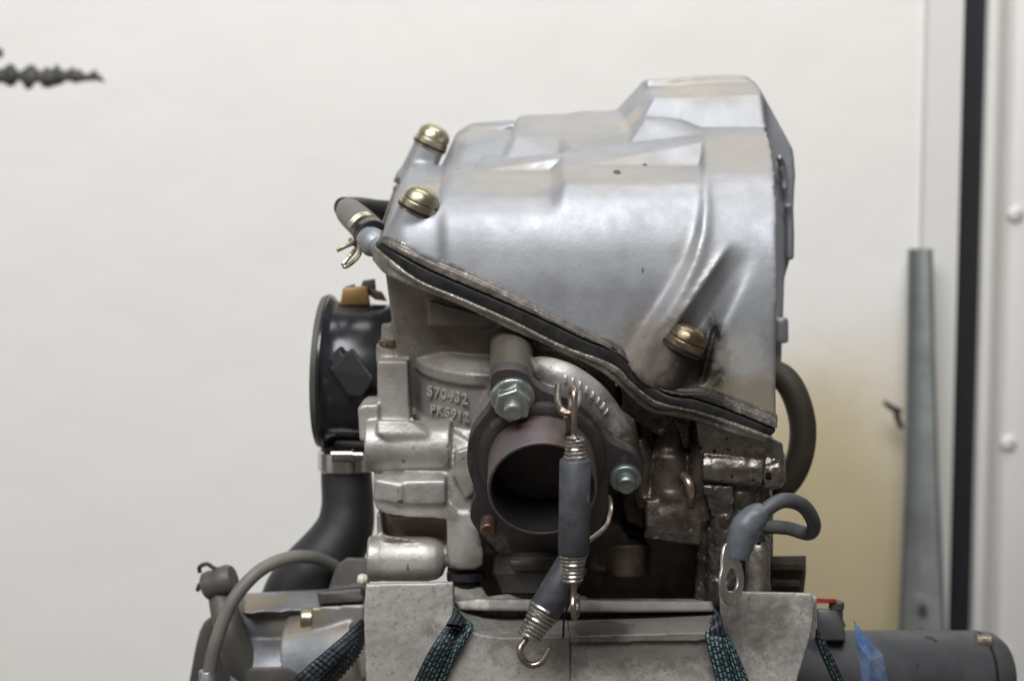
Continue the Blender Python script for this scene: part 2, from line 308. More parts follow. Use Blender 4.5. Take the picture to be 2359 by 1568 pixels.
def interp(curve, u):
    c = sorted(curve); return float(np.interp(u, [p[0] for p in c], [p[1] for p in c]))
us = np.linspace(-150, 239, 120)
tv = [P(u, interp(tp, u), WY-.6) for u in us]; bv_ = [P(u, max(interp(bp_, u), interp(tp, u)+2), WY-.6) for u in us]
m_ = len(us); vs = tv+bv_; vs += [p+Vector((0, .55, 0)) for p in vs]; fs = []
for i in range(m_-1): fs += [[i, i+1, m_+i+1, m_+i], [2*m_+i, 3*m_+i, 3*m_+i+1, 2*m_+i+1], [i, 2*m_+i, 2*m_+i+1, i+1], [m_+i, m_+i+1, 3*m_+i+1, 3*m_+i]]
fs += [[0, m_, 3*m_, 2*m_], [m_-1, 3*m_-1, 4*m_-1, 2*m_-1]]
build('streak', [(vs, fs)], m_mark, rag, auto=None)
build('blot', [lathe(P(-3, 122, WY-.6), Vector((0, -1, 0)), [(-.5, 3.2), (0, 3.2), (.3, 2.0)], 14)], m_mark, rag)
tw = thing('broken_clip', 'small broken black plastic clip sticking out behind the galvanised channel', 'clip', P(2060, 950, 398))
build('clip_arm', [tube(spline([P(2036, 926, 396), P(2052, 938, 398), P(2072, 948, 402)]), [1.5, 2.1, 2.2])], m_blackm, tw)
build('clip_leg', [tube(spline([P(2060, 938, 398), P(2066, 960, 398), P(2076, 985, 400)]), [1.4, 2.2, 1.7])], m_blackm, tw)
# ================================================================ engine
eng = thing('motorcycle_engine', 'silver single-cylinder motorcycle engine strapped upright with its exhaust port open', 'engine', P(1300, 1568, 40))
EO = eng
# ---- valve cover
ridge_v = [292, 400, 480, 540, 600, 680, 780, 880]; ridge_u = [1614, 1612, 1608, 1598, 1575, 1528, 1462, 1410]
def sm(x): x = np.clip(x, 0, 1); return x*x*(3-2*x)
def si(x, xp, fp, w):
    return sum(np.interp(x+w*o, xp, fp)*g for o, g in ((-1.6, .08), (-.9, .2), (-.3, .22), (.3, .22), (.9, .2), (1.6, .08)))
def cover_y(u, v):
    T = np.interp(u, [1040, 1268, 1298, 1800], [430, 430, 400, 398])
    T = T + (402-T)*sm((v-440)/90)
    fr = si(v-T, [-90, -38, -14, 0, 12, 35, 80, 150, 240, 400, 600], [74, 42, 26, 15, 8.5, 2.5, -3, -7.5, -9.5, -9.5, -8], 10+14*sm((v-T)/60))
    rc = si(v, [270, 292, 306, 330, 370, 410, 470, 560, 680, 1000], [92, 66, 48, 34, 18, 7, -4, -11.5, -15, -15], 12+20*sm((v-320)/80))
    s = u-np.interp(v, ridge_v, ridge_u); wd = np.interp(v, [300, 400, 560, 700, 860], [10, 14, 28, 52, 70])
    k = sm((s+wd*.2)/wd)
    y = fr*(1-k)+rc*k
    # rib crest just right of the flank
    y = y-1.6*np.exp(-((s-wd*.85)/(wd*.35+4))**2)*sm((v-380)/60)*(1-sm((v-730)/60))
    # bolt access channel
    ax, ay = 1584, 800; bx, by = 1716, 575; dx, dy = bx-ax, by-ay; Ld = math.hypot(dx, dy)
    t = ((u-ax)*dx+(v-ay)*dy)/Ld/Ld; d = ((u-ax)*dy-(v-ay)*dx)/Ld
    hw = 50-16*np.clip(t, 0, 1)
    q = np.where(d > 0, np.clip(1-(d/hw)**2, 0, 1)**.6, .5+.5*np.cos(np.pi*np.clip(d/(hw*1.15), -1, 0)))
    y = y+9.5*q*sm((1.08-t)/.75)*sm((t+.10)/.06)
    # raised rim left of the channel
    y = y-1.8*np.exp(-((d-hw-3)/8.0)**2)*sm((1.0-t)/.3)*sm((t+.15)/.1)
    # slot right of lug
    y = y+6*np.exp(-(((u-1648)+(v-760)*.28)/9)**2)*sm((v-742)/20)*(1-sm((v-865)/30))
    # left boss shoulder and slight crease
    y = y+9*np.clip((945-u)/65, 0, 1)**2
    y = y-2.2*(1-sm((u-1000)/35))*sm((v-440)/40)
    return y
def inpoly(u, v, poly):
    c = np.zeros(u.shape, bool); n = len(poly); j = n-1
    for i in range(n):
        xi, yi = poly[i]; xj, yj = poly[j]
        with np.errstate(divide='ignore', invalid='ignore'):
            c ^= ((yi > v) != (yj > v)) & (u < (xj-xi)*(v-yi)/(yj-yi+1e-9)+xi)
        j = i
    return c
cpoly = [(881, 548), (893, 522), (915, 490), (960, 492), (1000, 500), (1014, 465), (1050, 412), (1068, 398), (1110, 388), (1600, 384), (1608, 330), (1618, 300), (1640, 292), (1768, 291), (1777, 340), (1785, 390), (1791, 470), (1790, 700), (1787, 985), (1700, 955), (1625, 925), (1540, 915), (1480, 885), (1440, 835), (1405, 805), (1318, 766), (1149, 676), (1013, 612), (907, 566)]
gu = np.arange(876, 1800, 4.0); gv = np.arange(286, 990, 4.0); U, V = np.meshgrid(gu, gv); Yg = cover_y(U, V)
cc = inpoly(U[:-1, :-1]+2, V[:-1, :-1]+2, cpoly)
vid = {}; vs = []; fs = []
def vtx(i, j, back):
    k = (i, j, back)
    if k not in vid:
        p = P(U[i, j], V[i, j], float(Yg[i, j]))
        if back: p = p + BK*((100-p.y)/BK.y)
        vid[k] = len(vs); vs.append(p)
    return vid[k]
ni, nj = cc.shape
for i in range(ni):
    for j in range(nj):
        if not cc[i, j]: continue
        fs.append([vtx(i, j, 0), vtx(i, j+1, 0), vtx(i+1, j+1, 0), vtx(i+1, j, 0)])
        fs.append([vtx(i, j, 1), vtx(i+1, j, 1), vtx(i+1, j+1, 1), vtx(i, j+1, 1)])
        for (a, b, di, dj) in (((i, j), (i, j+1), -1, 0), ((i+1, j), (i+1, j+1), 1, 0), ((i, j), (i+1, j), 0, -1), ((i, j+1), (i+1, j+1), 0, 1)):
            ii, jj = i+di, j+dj
            if not (0 <= ii < ni and 0 <= jj < nj and cc[ii, jj]):
                fs.append([vtx(*a, 0), vtx(*b, 0), vtx(*b, 1), vtx(*a, 1)])
hf = (vs, fs)
def boltaxis(): return Vector((0.42, -0.10, 0.90)).normalized()
BA = boltaxis()
b1 = P(962, 478, 0); b2 = P(992, 330, 105); b3 = P(1576, 795, -15)
cover_shapes = [hf,
  # boss under first bolt, boss under rear bolt
  cyl(b1-BA*.5, b1-BA*19, S(43), S(46)), cyl(b2-BA*.5, b2-BA*17, S(36, 105), S(39, 105)), lathe(b2-BA*17, -BA, [(0, 8.6), (4, 9.6), (5, 9.6)]),
  # lug under the lower bolt
  cyl(b3-BA*1+Vector((0, 3.5, 0)), b3-BA*17+Vector((0, 7, 0)), S(47), S(60)),
  # mid tier boxes
  H((1150, 392, 50), (1306, 372, 50), (1163, 368, 57), (1184, 312, 67), (1296, 312, 67), (1200, 266, 98), (1190, 269, 92), (1300, 262, 98), (1150, 420, 104), (1306, 420, 104), (1200, 266, 106), (1300, 262, 106)),
  H((1296, 372, 47), (1440, 365, 47), (1326, 331, 54), (1440, 331, 54), (1322, 346, 47), (1440, 346, 47), (1330, 257, 102), (1480, 253, 103), (1290, 264, 98), (1290, 313, 67), (1300, 420, 104), (1480, 420, 104), (1330, 257, 108), (1480, 253, 108)),
  # ridge tier
  H((1076, 398, 40), (1284, 393, 41), (1108, 381, 46), (1304, 362, 43), (1112, 373, 55), (1304, 351, 50), (1076, 430, 40), (1284, 430, 40), (1076, 430, 70), (1304, 420, 70)),
  H((1290, 390, 27), (1600, 387, 26), (1640, 384, 30), (1300, 362, 42), (1612, 326, 38), (1640, 326, 42), (1300, 351, 48), (1611, 313, 50), (1640, 312, 60), (1290, 430, 30), (1640, 430, 30), (1300, 420, 70), (1640, 420, 70)),
  # left rear block, two steps
  H((1032, 432, 44), (1190, 400, 46), (1072, 332, 70), (1190, 322, 68), (1078, 302, 92), (1190, 296, 92), (1016, 425, 76), (1020, 372, 100), (1000, 440, 104), (1190, 440, 104), (1048, 314, 100)),
  H((1060, 340, 90), (1080, 290, 102), (1086, 283, 108), (1190, 275, 110), (1190, 285, 102), (1050, 305, 106), (1025, 360, 110), (1190, 380, 112), (1190, 290, 120), (1086, 290, 120)),
  H((1092, 378, 46), (1130, 357, 62), (1170, 357, 62), (1170, 378, 46), (1092, 405, 60), (1170, 405, 60), (1150, 352, 74), (1170, 352, 74)),
  # high tier
  H((1505, 224, 75), (1602, 224, 75), (1482, 275, 67), (1602, 290, 65), (1430, 350, 60), (1428, 345, 96), (1416, 254, 108), (1424, 300, 90), (1484, 181, 112), (1586, 179, 112), (1602, 360, 65), (1430, 370, 64), (1500, 400, 110), (1602, 400, 110)),
  H((1570, 223, 75), (1754, 216, 74), (1764, 292, 63), (1570, 292, 63), (1594, 173, 112), (1716, 172, 112), (1738, 188, 112), (1756, 213, 112), (1570, 180, 112), (1600, 420, 110), (1760, 420, 110), (1600, 360, 63), (1764, 360, 63)),
  H((1483, 272, 62), (1560, 277, 61), (1606, 299, 57), (1630, 305, 56), (1604, 320, 50), (1640, 325, 56), (1432, 349, 48), (1484, 266, 80), (1604, 288, 78), (1640, 300, 78), (1432, 349, 90), (1640, 330, 90), (1432, 385, 56), (1640, 385, 56)),
  # drive side plate
  prism([(1486, 184), (1594, 175), (1714, 173), (1739, 189), (1756, 213), (1828, 345), (1833, 400), (1827, 520), (1820, 600), (1808, 640), (1804, 760), (1800, 860), (1500, 840)], 96, 34),
  tube(spline([P(1792, 360, 84), P(1802, 378, 88), P(1806, 400, 90)]), 2.0), tube(spline([P(1812, 470, 90), P(1818, 500, 92), P(1818, 600, 92)]), 2.4), tube(spline([P(1796, 385, 88), P(1806, 410, 90), P(1806, 440, 90)]), 2.2),
  cyl(P(1796, 730, 90), P(1796, 790, 90), 4.2),
]
cover = build('valve_cover', cover_shapes, m_cover, eng, voxel=0.8, smooth=20)
cover['label'] = 'silver painted valve cover'
LT = [(878, 545), (907, 549), (1013, 595), (1149, 656), (1318, 746), (1411, 784), (1450, 818), (1500, 868), (1560, 893), (1623, 894), (1700, 918), (1790, 955)]
LM = [(876, 551), (907, 562), (1005, 606), (1135, 662), (1290, 740), (1395, 792), (1442, 828), (1490, 878), (1555, 901), (1623, 905), (1700, 932), (1792, 969)]
GT = [(872, 557), (905, 578), (987, 621), (1103, 671), (1236, 729), (1352, 784), (1432, 816), (1469, 858), (1535, 908), (1600, 918), (1690, 949), (1789, 990)]
GB = [(862, 568), (898, 597), (964, 645), (1070, 690), (1180, 738), (1290, 793), (1412, 840), (1455, 880), (1512, 924), (1590, 943), (1680, 970), (1776, 1006)]
HB = [(857, 600), (890, 634), (968, 668), (1065, 706), (1168, 757), (1268, 800), (1385, 858), (1440, 905), (1495, 950), (1580, 965), (1680, 996), (1762, 1020)]
HM = [(858, 583), (894, 612), (966, 655), (1068, 697), (1175, 746), (1279, 796), (1398, 849), (1448, 892), (1503, 937), (1585, 948), (1680, 980), (1768, 1012)]
yl = lambda off: (lambda u: off + (9*max(0, (945-u)/70)**2) - 6*float(sm((u-1440)/120)))
build('cover_lip', [strip(LT, LM, yl(-9.8), 108), strip([(a[0], a[1]+2) for a in LM], [(a[0], a[1]-1) for a in GT], yl(-11.6), 110)], m_lip, eng, voxel=0.6, smooth=2)
build('gasket', [strip([(a[0]+1, a[1]+1) for a in GT], GB, yl(-11.0), 112)], m_rubber, eng, bevel=1.2, seg=3)
build('head_rim', [strip(GB, HM, yl(-12.2), 112), strip(HM, HB, yl(-11.2), 110)], m_rim, eng, voxel=0.6, smooth=2,
      disp=lambda c: 0.30*mnoise.noise(Vector(c)*260)*(1.0 if c[0]+eng.location.x > 0.02 else 0.3))
build('rear_rim', [H((905, 418, 108), (912, 404, 108), (930, 412, 104), (1000, 446, 98), (1000, 468, 98), (925, 432, 104), (905, 418, 120), (912, 404, 120), (1000, 446, 120), (1000, 468, 120))], m_rim, eng, bevel=1)
build('rear_rim', [H((905, 432, 106), (912, 424, 106), (935, 438, 103), (1000, 470, 98), (1000, 500, 98), (912, 455, 104), (904, 446, 106), (905, 432, 120), (1000, 470, 120), (1000, 500, 120), (904, 450, 120))], m_rim, eng, bevel=1)
build('rear_gasket', [H((916, 402, 106), (924, 396, 106), (1000, 430, 98), (1005, 452, 98), (930, 416, 104), (916, 402, 120), (1000, 430, 120), (1005, 452, 120))], m_rubber, eng, bevel=.8)
def bolt(p, ax, r, m, worn=False):
    e = build('cover_bolt', [lathe(p, ax, [(-2.5, r), (1.8, r), (2.2, r*.99), (2.4, r*.93), (2.9, r*.93), (3.2, r*.98), (5.0, r*.94), (7.0, r*.80), (8.3, r*.58), (9.0, r*.30), (9.2, .05)], 40)], m, eng, auto=60)
    return e
bolt(b1, BA, 8.2, m_brass)['label'] = 'near brass cover bolt'
bolt(b2, BA, 8.2, m_brass)['label'] = 'rear brass cover bolt'
bolt(b3, BA, 8.6, m_brassd)['label'] = 'oil-stained lower cover bolt'
build('bolt_seal', [lathe(b1, BA, [(-1.6, 8.7), (-.4, 8.7)])], m_rubber, eng); build('bolt_seal', [lathe(b2, BA, [(-1.6, 8.5), (-.4, 8.5)])], m_rubber, eng)
build('bolt_seal', [lathe(b3, BA, [(-1.8, 9.3), (-.4, 9.3)])], m_rubber, eng)
# ---- cylinder head
tl = P(1128, 862, 0) + BK*34; RL = 34.5
AX = Vector((0, -math.cos(math.radians(22.5)), -math.sin(math.radians(22.5))))
C1 = P(1249, 1127, -50); C0 = C1-AX*24
def onf(u, v, lift=0.0): return PN(u, v, C0+AX*lift, AX)
arc = spline([P(1205, 858, -16), P(1250, 852, -18), P(1310, 872, -20), P(1365, 912, -18), P(1405, 962, -16), P(1430, 1010, -14), P(1440, 1040, -8)])
head_shapes = [
  # upper wall under the rim
  H((888, 628, 5), (968, 655, 0), (1180, 745, 0), (1410, 845, 2), (1440, 990, 24), (944, 962, 38), (934, 870, 36), (905, 760, 24), (888, 628, 90), (1410, 845, 90), (1440, 990, 90), (944, 962, 90), (1180, 700, 90), (968, 610, 90)),
  H((985, 692, -2.5), (1175, 742, -1), (1150, 750, 1.5), (1108, 757, 3), (986, 752, 2.5), (985, 694, 16), (1165, 742, 20), (1108, 757, 20), (986, 752, 20)),
  # round lobe with lettered panel
  lathe(tl, -UPE, [(-4, RL-7), (-1.5, RL-2.6), (0, RL+.6), (5.2, RL+.6), (5.8, RL-1.3), (26, RL-1.3), (27, RL+.3), (30, RL+.3), (84, RL)], 72),
  # left column
  prism([(868, 830), (938, 830), (944, 968), (872, 968)], 16, 40),
  lathe(P(902, 745, 34), Vector((0, 0, -1)), [(0, 4.6), (9, 4.9), (9.5, 6), (12, 6)]), lathe(P(900, 790, 32), Vector((0, 0, -1)), [(0, 6.6), (8, 6.6), (9, 6.2), (34, 6.2)]),
  prism([(823, 940), (835, 932), (872, 930), (872, 1020), (850, 1020), (828, 1015)], 14, 30),
  # upper horizontal boss
  cyl(P(846, 1026, 8), P(1040, 1026, 6), S(59, 8)), H((868, 968, -2), (942, 968, -2), (990, 985, 0), (1060, 1060, 2), (1040, 1085, 0), (980, 1000, -4), (868, 1000, -4), (868, 968, 30), (1060, 1070, 30), (1040, 985, 30)),
  # web down to stud lug
  H((1010, 975, 6), (1078, 1015, 0), (1094, 1040, -2), (1088, 1180, -2), (1030, 1180, -2), (1022, 1080, 0), (1010, 975, 40), (1100, 1180, 40), (1094, 1000, 30)),
  H((1050, 1040, -5), (1085, 1028, -5), (1092, 1060, -5), (1094, 1135, -4), (1070, 1150, -4), (1045, 1100, -3), (1050, 1040, 20), (1100, 1140, 20)),
  # middle fin with slanted bright top
  H((860, 1092, 2), (925, 1090, 0), (928, 1112, -6), (924, 1118, -7), (862, 1105, -4), (860, 1092, 30), (925, 1090, 30), (862, 1150, -4), (925, 1160, -7), (925, 1160, 30), (862, 1150, 30)),
  H((929, 1088, 0), (1026, 1088, 0), (1026, 1108, -6), (932, 1110, -6), (929, 1088, 30), (1026, 1088, 30), (932, 1160, -6), (1026, 1160, -6), (932, 1160, 30), (1026, 1160, 30)),
  prism([(859, 1145), (900, 1153), (960, 1155), (1026, 1155), (1052, 1180), (1052, 1196), (940, 1191), (890, 1184), (866, 1172)], -3.5, 40),
  prism([(872, 1184), (1040, 1190), (1040, 1245), (872, 1245)], 16, 30), prism([(866, 1180), (878, 1184), (884, 1240), (868, 1240)], 6, 40),
  # lower horizontal boss
  lathe(P(848, 1286, 6), X, [(0, 9.9), (5.4, 9.9), (5.8, 9.35), (6.6, 9.35), (7.0, 9.8), (26, 9.8), (30, 9.0), (32.6, 7.0), (33.6, 4)]),
  H((880, 1230, 2), (900, 1236, -4), (1000, 1250, 2), (880, 1250, 2), (880, 1230, 20), (1000, 1250, 20)),
  # stud lug
  H((1030, 1180, -3), (1088, 1180, -3), (1104, 1225, -4), (1115, 1275, -4), (1112, 1300, -2), (1090, 1312, 0), (1055, 1312, 0), (1032, 1300, 0), (1028, 1200, -3), (1030, 1180, 40), (1110, 1200, 40), (1112, 1300, 30), (1032, 1305, 30)),
  # top stud boss
  cyl(onf(1178, 905, -3), onf(1178, 905, -3)-AX*44, S(52, -30), S(52, -30)),
  H((1172, 770, -2), (1206, 770, -2), (1206, 812, -12), (1172, 812, -12), (1172, 770, 20), (1206, 770, 20), (1172, 830, 20), (1206, 830, 20)),
  # exhaust port body and bright arc
  cyl(C0-AX*6.5, C0-AX*45, 24.5, 26, 64), tube(arc, [4.8, 5.8, 6.2, 6.2, 6.0, 6.2, 6.6], 16),
  H((1395, 950, -14), (1425, 940, -10), (1462, 965, -8), (1472, 1040, -6), (1440, 1050, -12), (1410, 1010, -16), (1400, 950, 20), (1470, 970, 20), (1470, 1050, 20), (1400, 1050, 20)),
  cyl(P(1285, 900, -14), P(1285, 900, 10), 9, 9),
  # lower centre body
  prism([(1110, 1180), (1400, 1180), (1450, 1240), (1450, 1310), (1300, 1330), (1150, 1280), (1115, 1240)], 14, 60),
]
head = build('cylinder_head', head_shapes, m_head, eng, voxel=0.75, smooth=6)
head['label'] = 'cast aluminium cylinder head'
# knurled teeth on the bright arc
teeth = []
tc = spline([P(1302, 873, -26.8), P(1335, 888, -26.6), P(1365, 910, -25.8), P(1388, 936, -24.8), P(1403, 962, -22.8)], 2)
for i, p in enumerate(tc[:-1]):
    d = (tc[min(i+1, len(tc)-1)]-tc[max(i-1, 0)]).normalized(); nv = Vector((d.z, 0, -d.x)).normalized(); L1 = 1.3+.5*random.random(); L2 = .6+.2*random.random()
    teeth.append(hull([p+nv*L1*a+d*(L2*b+a*.6)+Vector((0, q, 0)) for a in (-1, 1) for b in (-1, 1) for q in (0, 3)]+[p+Vector((0, -.7, 0))-nv*.4]))
m_text2 = mat('bright_cast_edge', (0.72, .72, .72), .35, .7)
build('cast_notches', teeth, m_text2, eng, bevel=.2)['kind'] = 'stuff'
# lettering
def text(body, center, right, up, size, m, parent, depth=.45):
    cu = bpy.data.curves.new('lettering', 'FONT'); cu.body = body; cu.size = size*0.001; cu.extrude = depth*.001; cu.align_x = 'CENTER'; cu.align_y = 'CENTER'; cu.space_character = 1.12; cu.bevel_depth = .00012; cu.offset = .00012
    o = bpy.data.objects.new('lettering', cu); COL.objects.link(o)
    n = right.cross(up).normalized(); M = Matrix((right, up, n)).transposed().to_4x4()
    me = None
    dg = bpy.context.evaluated_depsgraph_get(); me = bpy.data.meshes.new_from_object(o.evaluated_get(dg)); bpy.data.objects.remove(o)
    me.transform(Matrix.Translation(Vector(center)*0.001-origin_of(parent)) @ M)
    o = bpy.data.objects.new('lettering', me); COL.objects.link(o); o.parent = parent; me.materials.clear(); me.materials.append(m); return o
th = math.radians(-34); nrm = (X*math.sin(th) - BK*math.cos(th)).normalized(); rt = (X*math.cos(th)+BK*math.sin(th)).normalized()
base = tl+nrm*(RL-1.25)
m_text = mat('raised_cast_lettering', (0.56, .545, .525), .42, .75, (.42, .40, .37), 300, bump=.8, bscale=900)
text('570432', base-UPE*11.8, rt, UPE, 6.6, m_text, eng, .3); text('PK5912', base-UPE*19.8+rt*1.2, rt, UPE, 6.0, m_text, eng, .3)
# ---- exhaust flange, stub, nuts
fl = [(1128, 880), (1140, 856), (1178, 850), (1212, 862), (1232, 888), (1262, 905), (1310, 918), (1345, 940), (1375, 975), (1400, 1015), (1438, 1034), (1466, 1050), (1480, 1082), (1474, 1115), (1448, 1132), (1418, 1128), (1400, 1118), (1402, 1160), (1385, 1210), (1350, 1248), (1290, 1268), (1220, 1262), (1175, 1240), (1150, 1226), (1122, 1232), (1096, 1216), (1083, 1190), (1088, 1160), (1096, 1136), (1082, 1095), (1075, 1055), (1084, 1005), (1106, 970), (1128, 940), (1132, 910)]
fls = [(p.x, p.y) for p in spline([Vector((a, b, 0)) for a, b in fl+[fl[0]]], 4)][:-1]
flange = build('exhaust_flange', [prismN(fls, C0, AX, 6.5)], m_flange, eng, bevel=1.2, seg=3, auto=50)
stub = build('exhaust_stub', [ring(C0-AX*1, AX, [(0, 22.0), (24.2, 22.0), (25, 21.7), (25, 20.9), (24, 20.7), (0, 20.7)], 72)], m_stub, eng, auto=60)
build('exhaust_bore', [ring(C0-AX*30, AX, [(0, 20.66), (53.6, 20.66), (53.6, 20.3), (1, 20.3)], 72), lathe(C0-AX*30, AX, [(0, 20.5), (1, 20.5)], 48)], m_soot, eng)
build('port_collar', [ring(C0, AX, [(0, 26.5), (2.2, 26.0), (3.4, 24.0), (3.4, 22.1), (0, 22.1)], 72)], m_flange, eng)
def nut(u, v, r, m, ms, bossh=0, name='flange_nut', label=None):
    c = onf(u, v, 0)
    g = build(name, [lathe(c, AX, [(-.2, r*1.02), (1.6, r), (2.4, r*.86), (2.5, r*.8)], 40), lathe(c, AX, [(2, r*.86), (7.6, r*.86), (8.2, r*.74)], 6, start=.35)], m, eng, bevel=.35, auto=30)
    if label: g['label'] = label
    build('stud', [lathe(c, AX, [(4, r*.42), (12.2, r*.42), (12.9, r*.34), (13, r*.30), (12.4, r*.1)], 28)], ms, g)
nut(1181, 914, 9.0, m_zinc, m_zinc, label='large bright flange nut')
c = onf(1440, 1098, 0)
g = build('flange_nut', [lathe(c, AX, [(-.2, 6.6), (2.2, 6.6), (2.8, 6.0), (2.9, 5.2)], 36)], m_zincd, eng, bevel=.3); g['label'] = 'small dull nut at the right of the flange'
build('stud', [lathe(c, AX, [(2, 4.1), (6.6, 4.1), (7.4, 3.4), (7.0, 1)], 28)], m_zincd, g)
build('flange_stud', [lathe(onf(1124, 1200, 0), AX, [(-1, 3.3), (6.5, 3.3), (7.2, 2.7), (7.0, 1)], 24)], m_rust, eng)
# ---- dark right-hand recess
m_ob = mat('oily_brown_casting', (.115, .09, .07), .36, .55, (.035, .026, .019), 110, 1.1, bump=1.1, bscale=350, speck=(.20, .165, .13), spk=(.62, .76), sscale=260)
build('port_side_casting', [lathe(P(1545, 985, 12), Vector((0, -.1, -1)), [(-14, 6.5), (4, 6.8), (9, 7.2), (12, 9.2), (26, 9.8), (28, 10.6), (31, 10.6)]),
  H((1440, 930, 16), (1640, 965, 12), (1640, 1260, 12), (1560, 1250, 16), (1440, 1200, 18), (1430, 1100, 18), (1440, 930, 50), (1640, 965, 50), (1640, 1270, 50), (1430, 1220, 50)),
  H((1484, 1150, 0), (1612, 1150, 0), (1618, 1248, -3), (1486, 1225, -4), (1484, 1150, 30), (1612, 1150, 30), (1618, 1250, 30), (1486, 1235, 30)),
  tube(spline([P(1470, 1010, 10), P(1480, 1060, 8), P(1476, 1120, 8), P(1490, 1170, 6)]), 4.5), tube(spline([P(1608, 980, 4), P(1612, 1040, 4), P(1606, 1130, 4), P(1615, 1200, 4)]), 4.5)],
  m_ob, eng, voxel=.8, smooth=7, label='oily brown casting in the shade right of the exhaust port')
build('highlight_ring', [ring(P(1543, 1146, 12), Vector((0, -.1, -1)), [(-1.6, 10.2), (1.6, 11.0), (3.4, 10.6), (3.4, 8.0), (-1.6, 8.0)], 40)], mat('copper_highlight', (.50, .38, .29), .3, .9, (.25, .16, .1), 150, bump=.5), eng)  # copper ring modelled in place of the highlight arc on the plug
build('mount_lug', [H((1485, 1218, -6), (1610, 1228, -6), (1614, 1256, -5), (1560, 1250, -7), (1482, 1238, -6), (1485, 1218, 20), (1612, 1228, 20), (1614, 1254, 20), (1482, 1240, 20))], m_oily, eng, bevel=1.2, seg=3)
build('highlight_tube', [tube(spline([P(1574, 1095, 0), P(1586, 1112, -4), P(1590, 1135, -4), P(1588, 1160, 0)]), 2.1)], mat('copper_highlight_tube', (.52, .42, .34), .3, .9, (.3, .2, .13), 150), eng)  # thin copper tube modelled in place of the upright highlight beside the plug
rshape = [
  # rim underside wedge, boss and oily wall
  H((1600, 968, -6), (1768, 1005, -8), (1800, 1020, -8), (1806, 1060, -6), (1790, 1110, 0), (1620, 1100, 4), (1605, 1030, 4), (1605, 968, 60), (1800, 1020, 60), (1800, 1110, 60), (1610, 1110, 60)),
  cyl(P(1616, 1072, 4), P(1756, 1078, 2), S(42), S(45)), ]
build('right_boss', rshape, m_wet, eng, voxel=.7, smooth=3, disp=lambda c: .35*mnoise.noise(Vector(c)*330))
build('boss_end', [lathe(P(1752, 1078, 2), X, [(0, 9.0), (7, 9.0), (9.5, 7.0), (9.8, 1)]), H((1750, 1010, -6), (1800, 1020, -6), (1806, 1075, -4), (1795, 1120, 0), (1752, 1125, 0), (1750, 1010, 30), (1800, 1020, 30), (1800, 1120, 30), (1752, 1125, 30))], m_wet, eng, voxel=.6, smooth=2, disp=lambda c: .9*mnoise.noise(Vector(c)*420))
build('oily_wall', [H((1606, 1100, 2), (1772, 1104, 2), (1776, 1180, 6), (1740, 1300, 8), (1655, 1390, 8), (1600, 1390, 12), (1612, 1250, 4), (1606, 1100, 60), (1775, 1104, 60), (1775, 1390, 60), (1600, 1390, 60)),
  H((1618, 1120, -3), (1690, 1118, -3), (1690, 1180, -1), (1640, 1190, -1), (1618, 1120, 12), (1690, 1118, 12), (1690, 1190, 12), (1630, 1190, 12)),
  cyl(P(1668, 1180, 6), P(1668, 1390, 4), 8)], m_oily, eng, voxel=.8, smooth=2, disp=lambda c: 1.0*mnoise.noise(Vector(c)*190)+.6*mnoise.noise(Vector(c)*520))
build('worn_boss', [lathe(P(1745, 1250, 0), Vector((0, 0, -1)), [(-1, 2), (0, 4.2), (2.5, 5.3), (14, 5.4), (16, 5.3), (20, 6)])], m_wet, eng, disp=lambda c: .3*mnoise.noise(Vector(c)*500))
build('rear_block', [H((1770, 1280, 30), (1856, 1279, 30), (1856, 1318, 30), (1845, 1330, 30), (1850, 1372, 30), (1765, 1372, 30), (1770, 1280, 60), (1856, 1279, 60), (1856, 1318, 60), (1850, 1372, 60), (1765, 1372, 60))], m_hoseb, eng, bevel=1.5)
build('recess_wall', [prism([(1380, 900), (1640, 960), (1640, 1300), (1380, 1300)], 36, 40)], m_cavity, eng)
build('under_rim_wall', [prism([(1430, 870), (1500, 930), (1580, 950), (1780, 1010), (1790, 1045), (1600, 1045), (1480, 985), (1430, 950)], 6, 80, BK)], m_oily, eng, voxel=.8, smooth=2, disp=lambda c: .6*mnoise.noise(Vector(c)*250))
build('rear_block_rib', [H((1776, 1296, 24), (1850, 1296, 24), (1850, 1312, 24), (1776, 1312, 24), (1776, 1296, 32), (1850, 1296, 32), (1850, 1312, 32), (1776, 1312, 32)), H((1776, 1334, 24), (1840, 1336, 24), (1842, 1350, 24), (1776, 1350, 24), (1776, 1334, 32), (1840, 1336, 32), (1842, 1350, 32), (1776, 1350, 32))], m_cavity, eng, bevel=.8)
build('cavity_back', [prism([(1030, 1180), (1780, 1180), (1780, 1480), (1030, 1480)], 40, 20)], m_cavity, eng)
build('rear_lug', [cyl(P(1440, 1250, 22), P(1440, 1325, 20), 11, 11), H((1390, 1240, 24), (1486, 1240, 24), (1486, 1310, 22), (1470, 1325, 22), (1400, 1330, 24), (1390, 1240, 45), (1486, 1240, 45), (1486, 1325, 45), (1400, 1325, 45))], m_cavity, eng, voxel=.8, smooth=3)
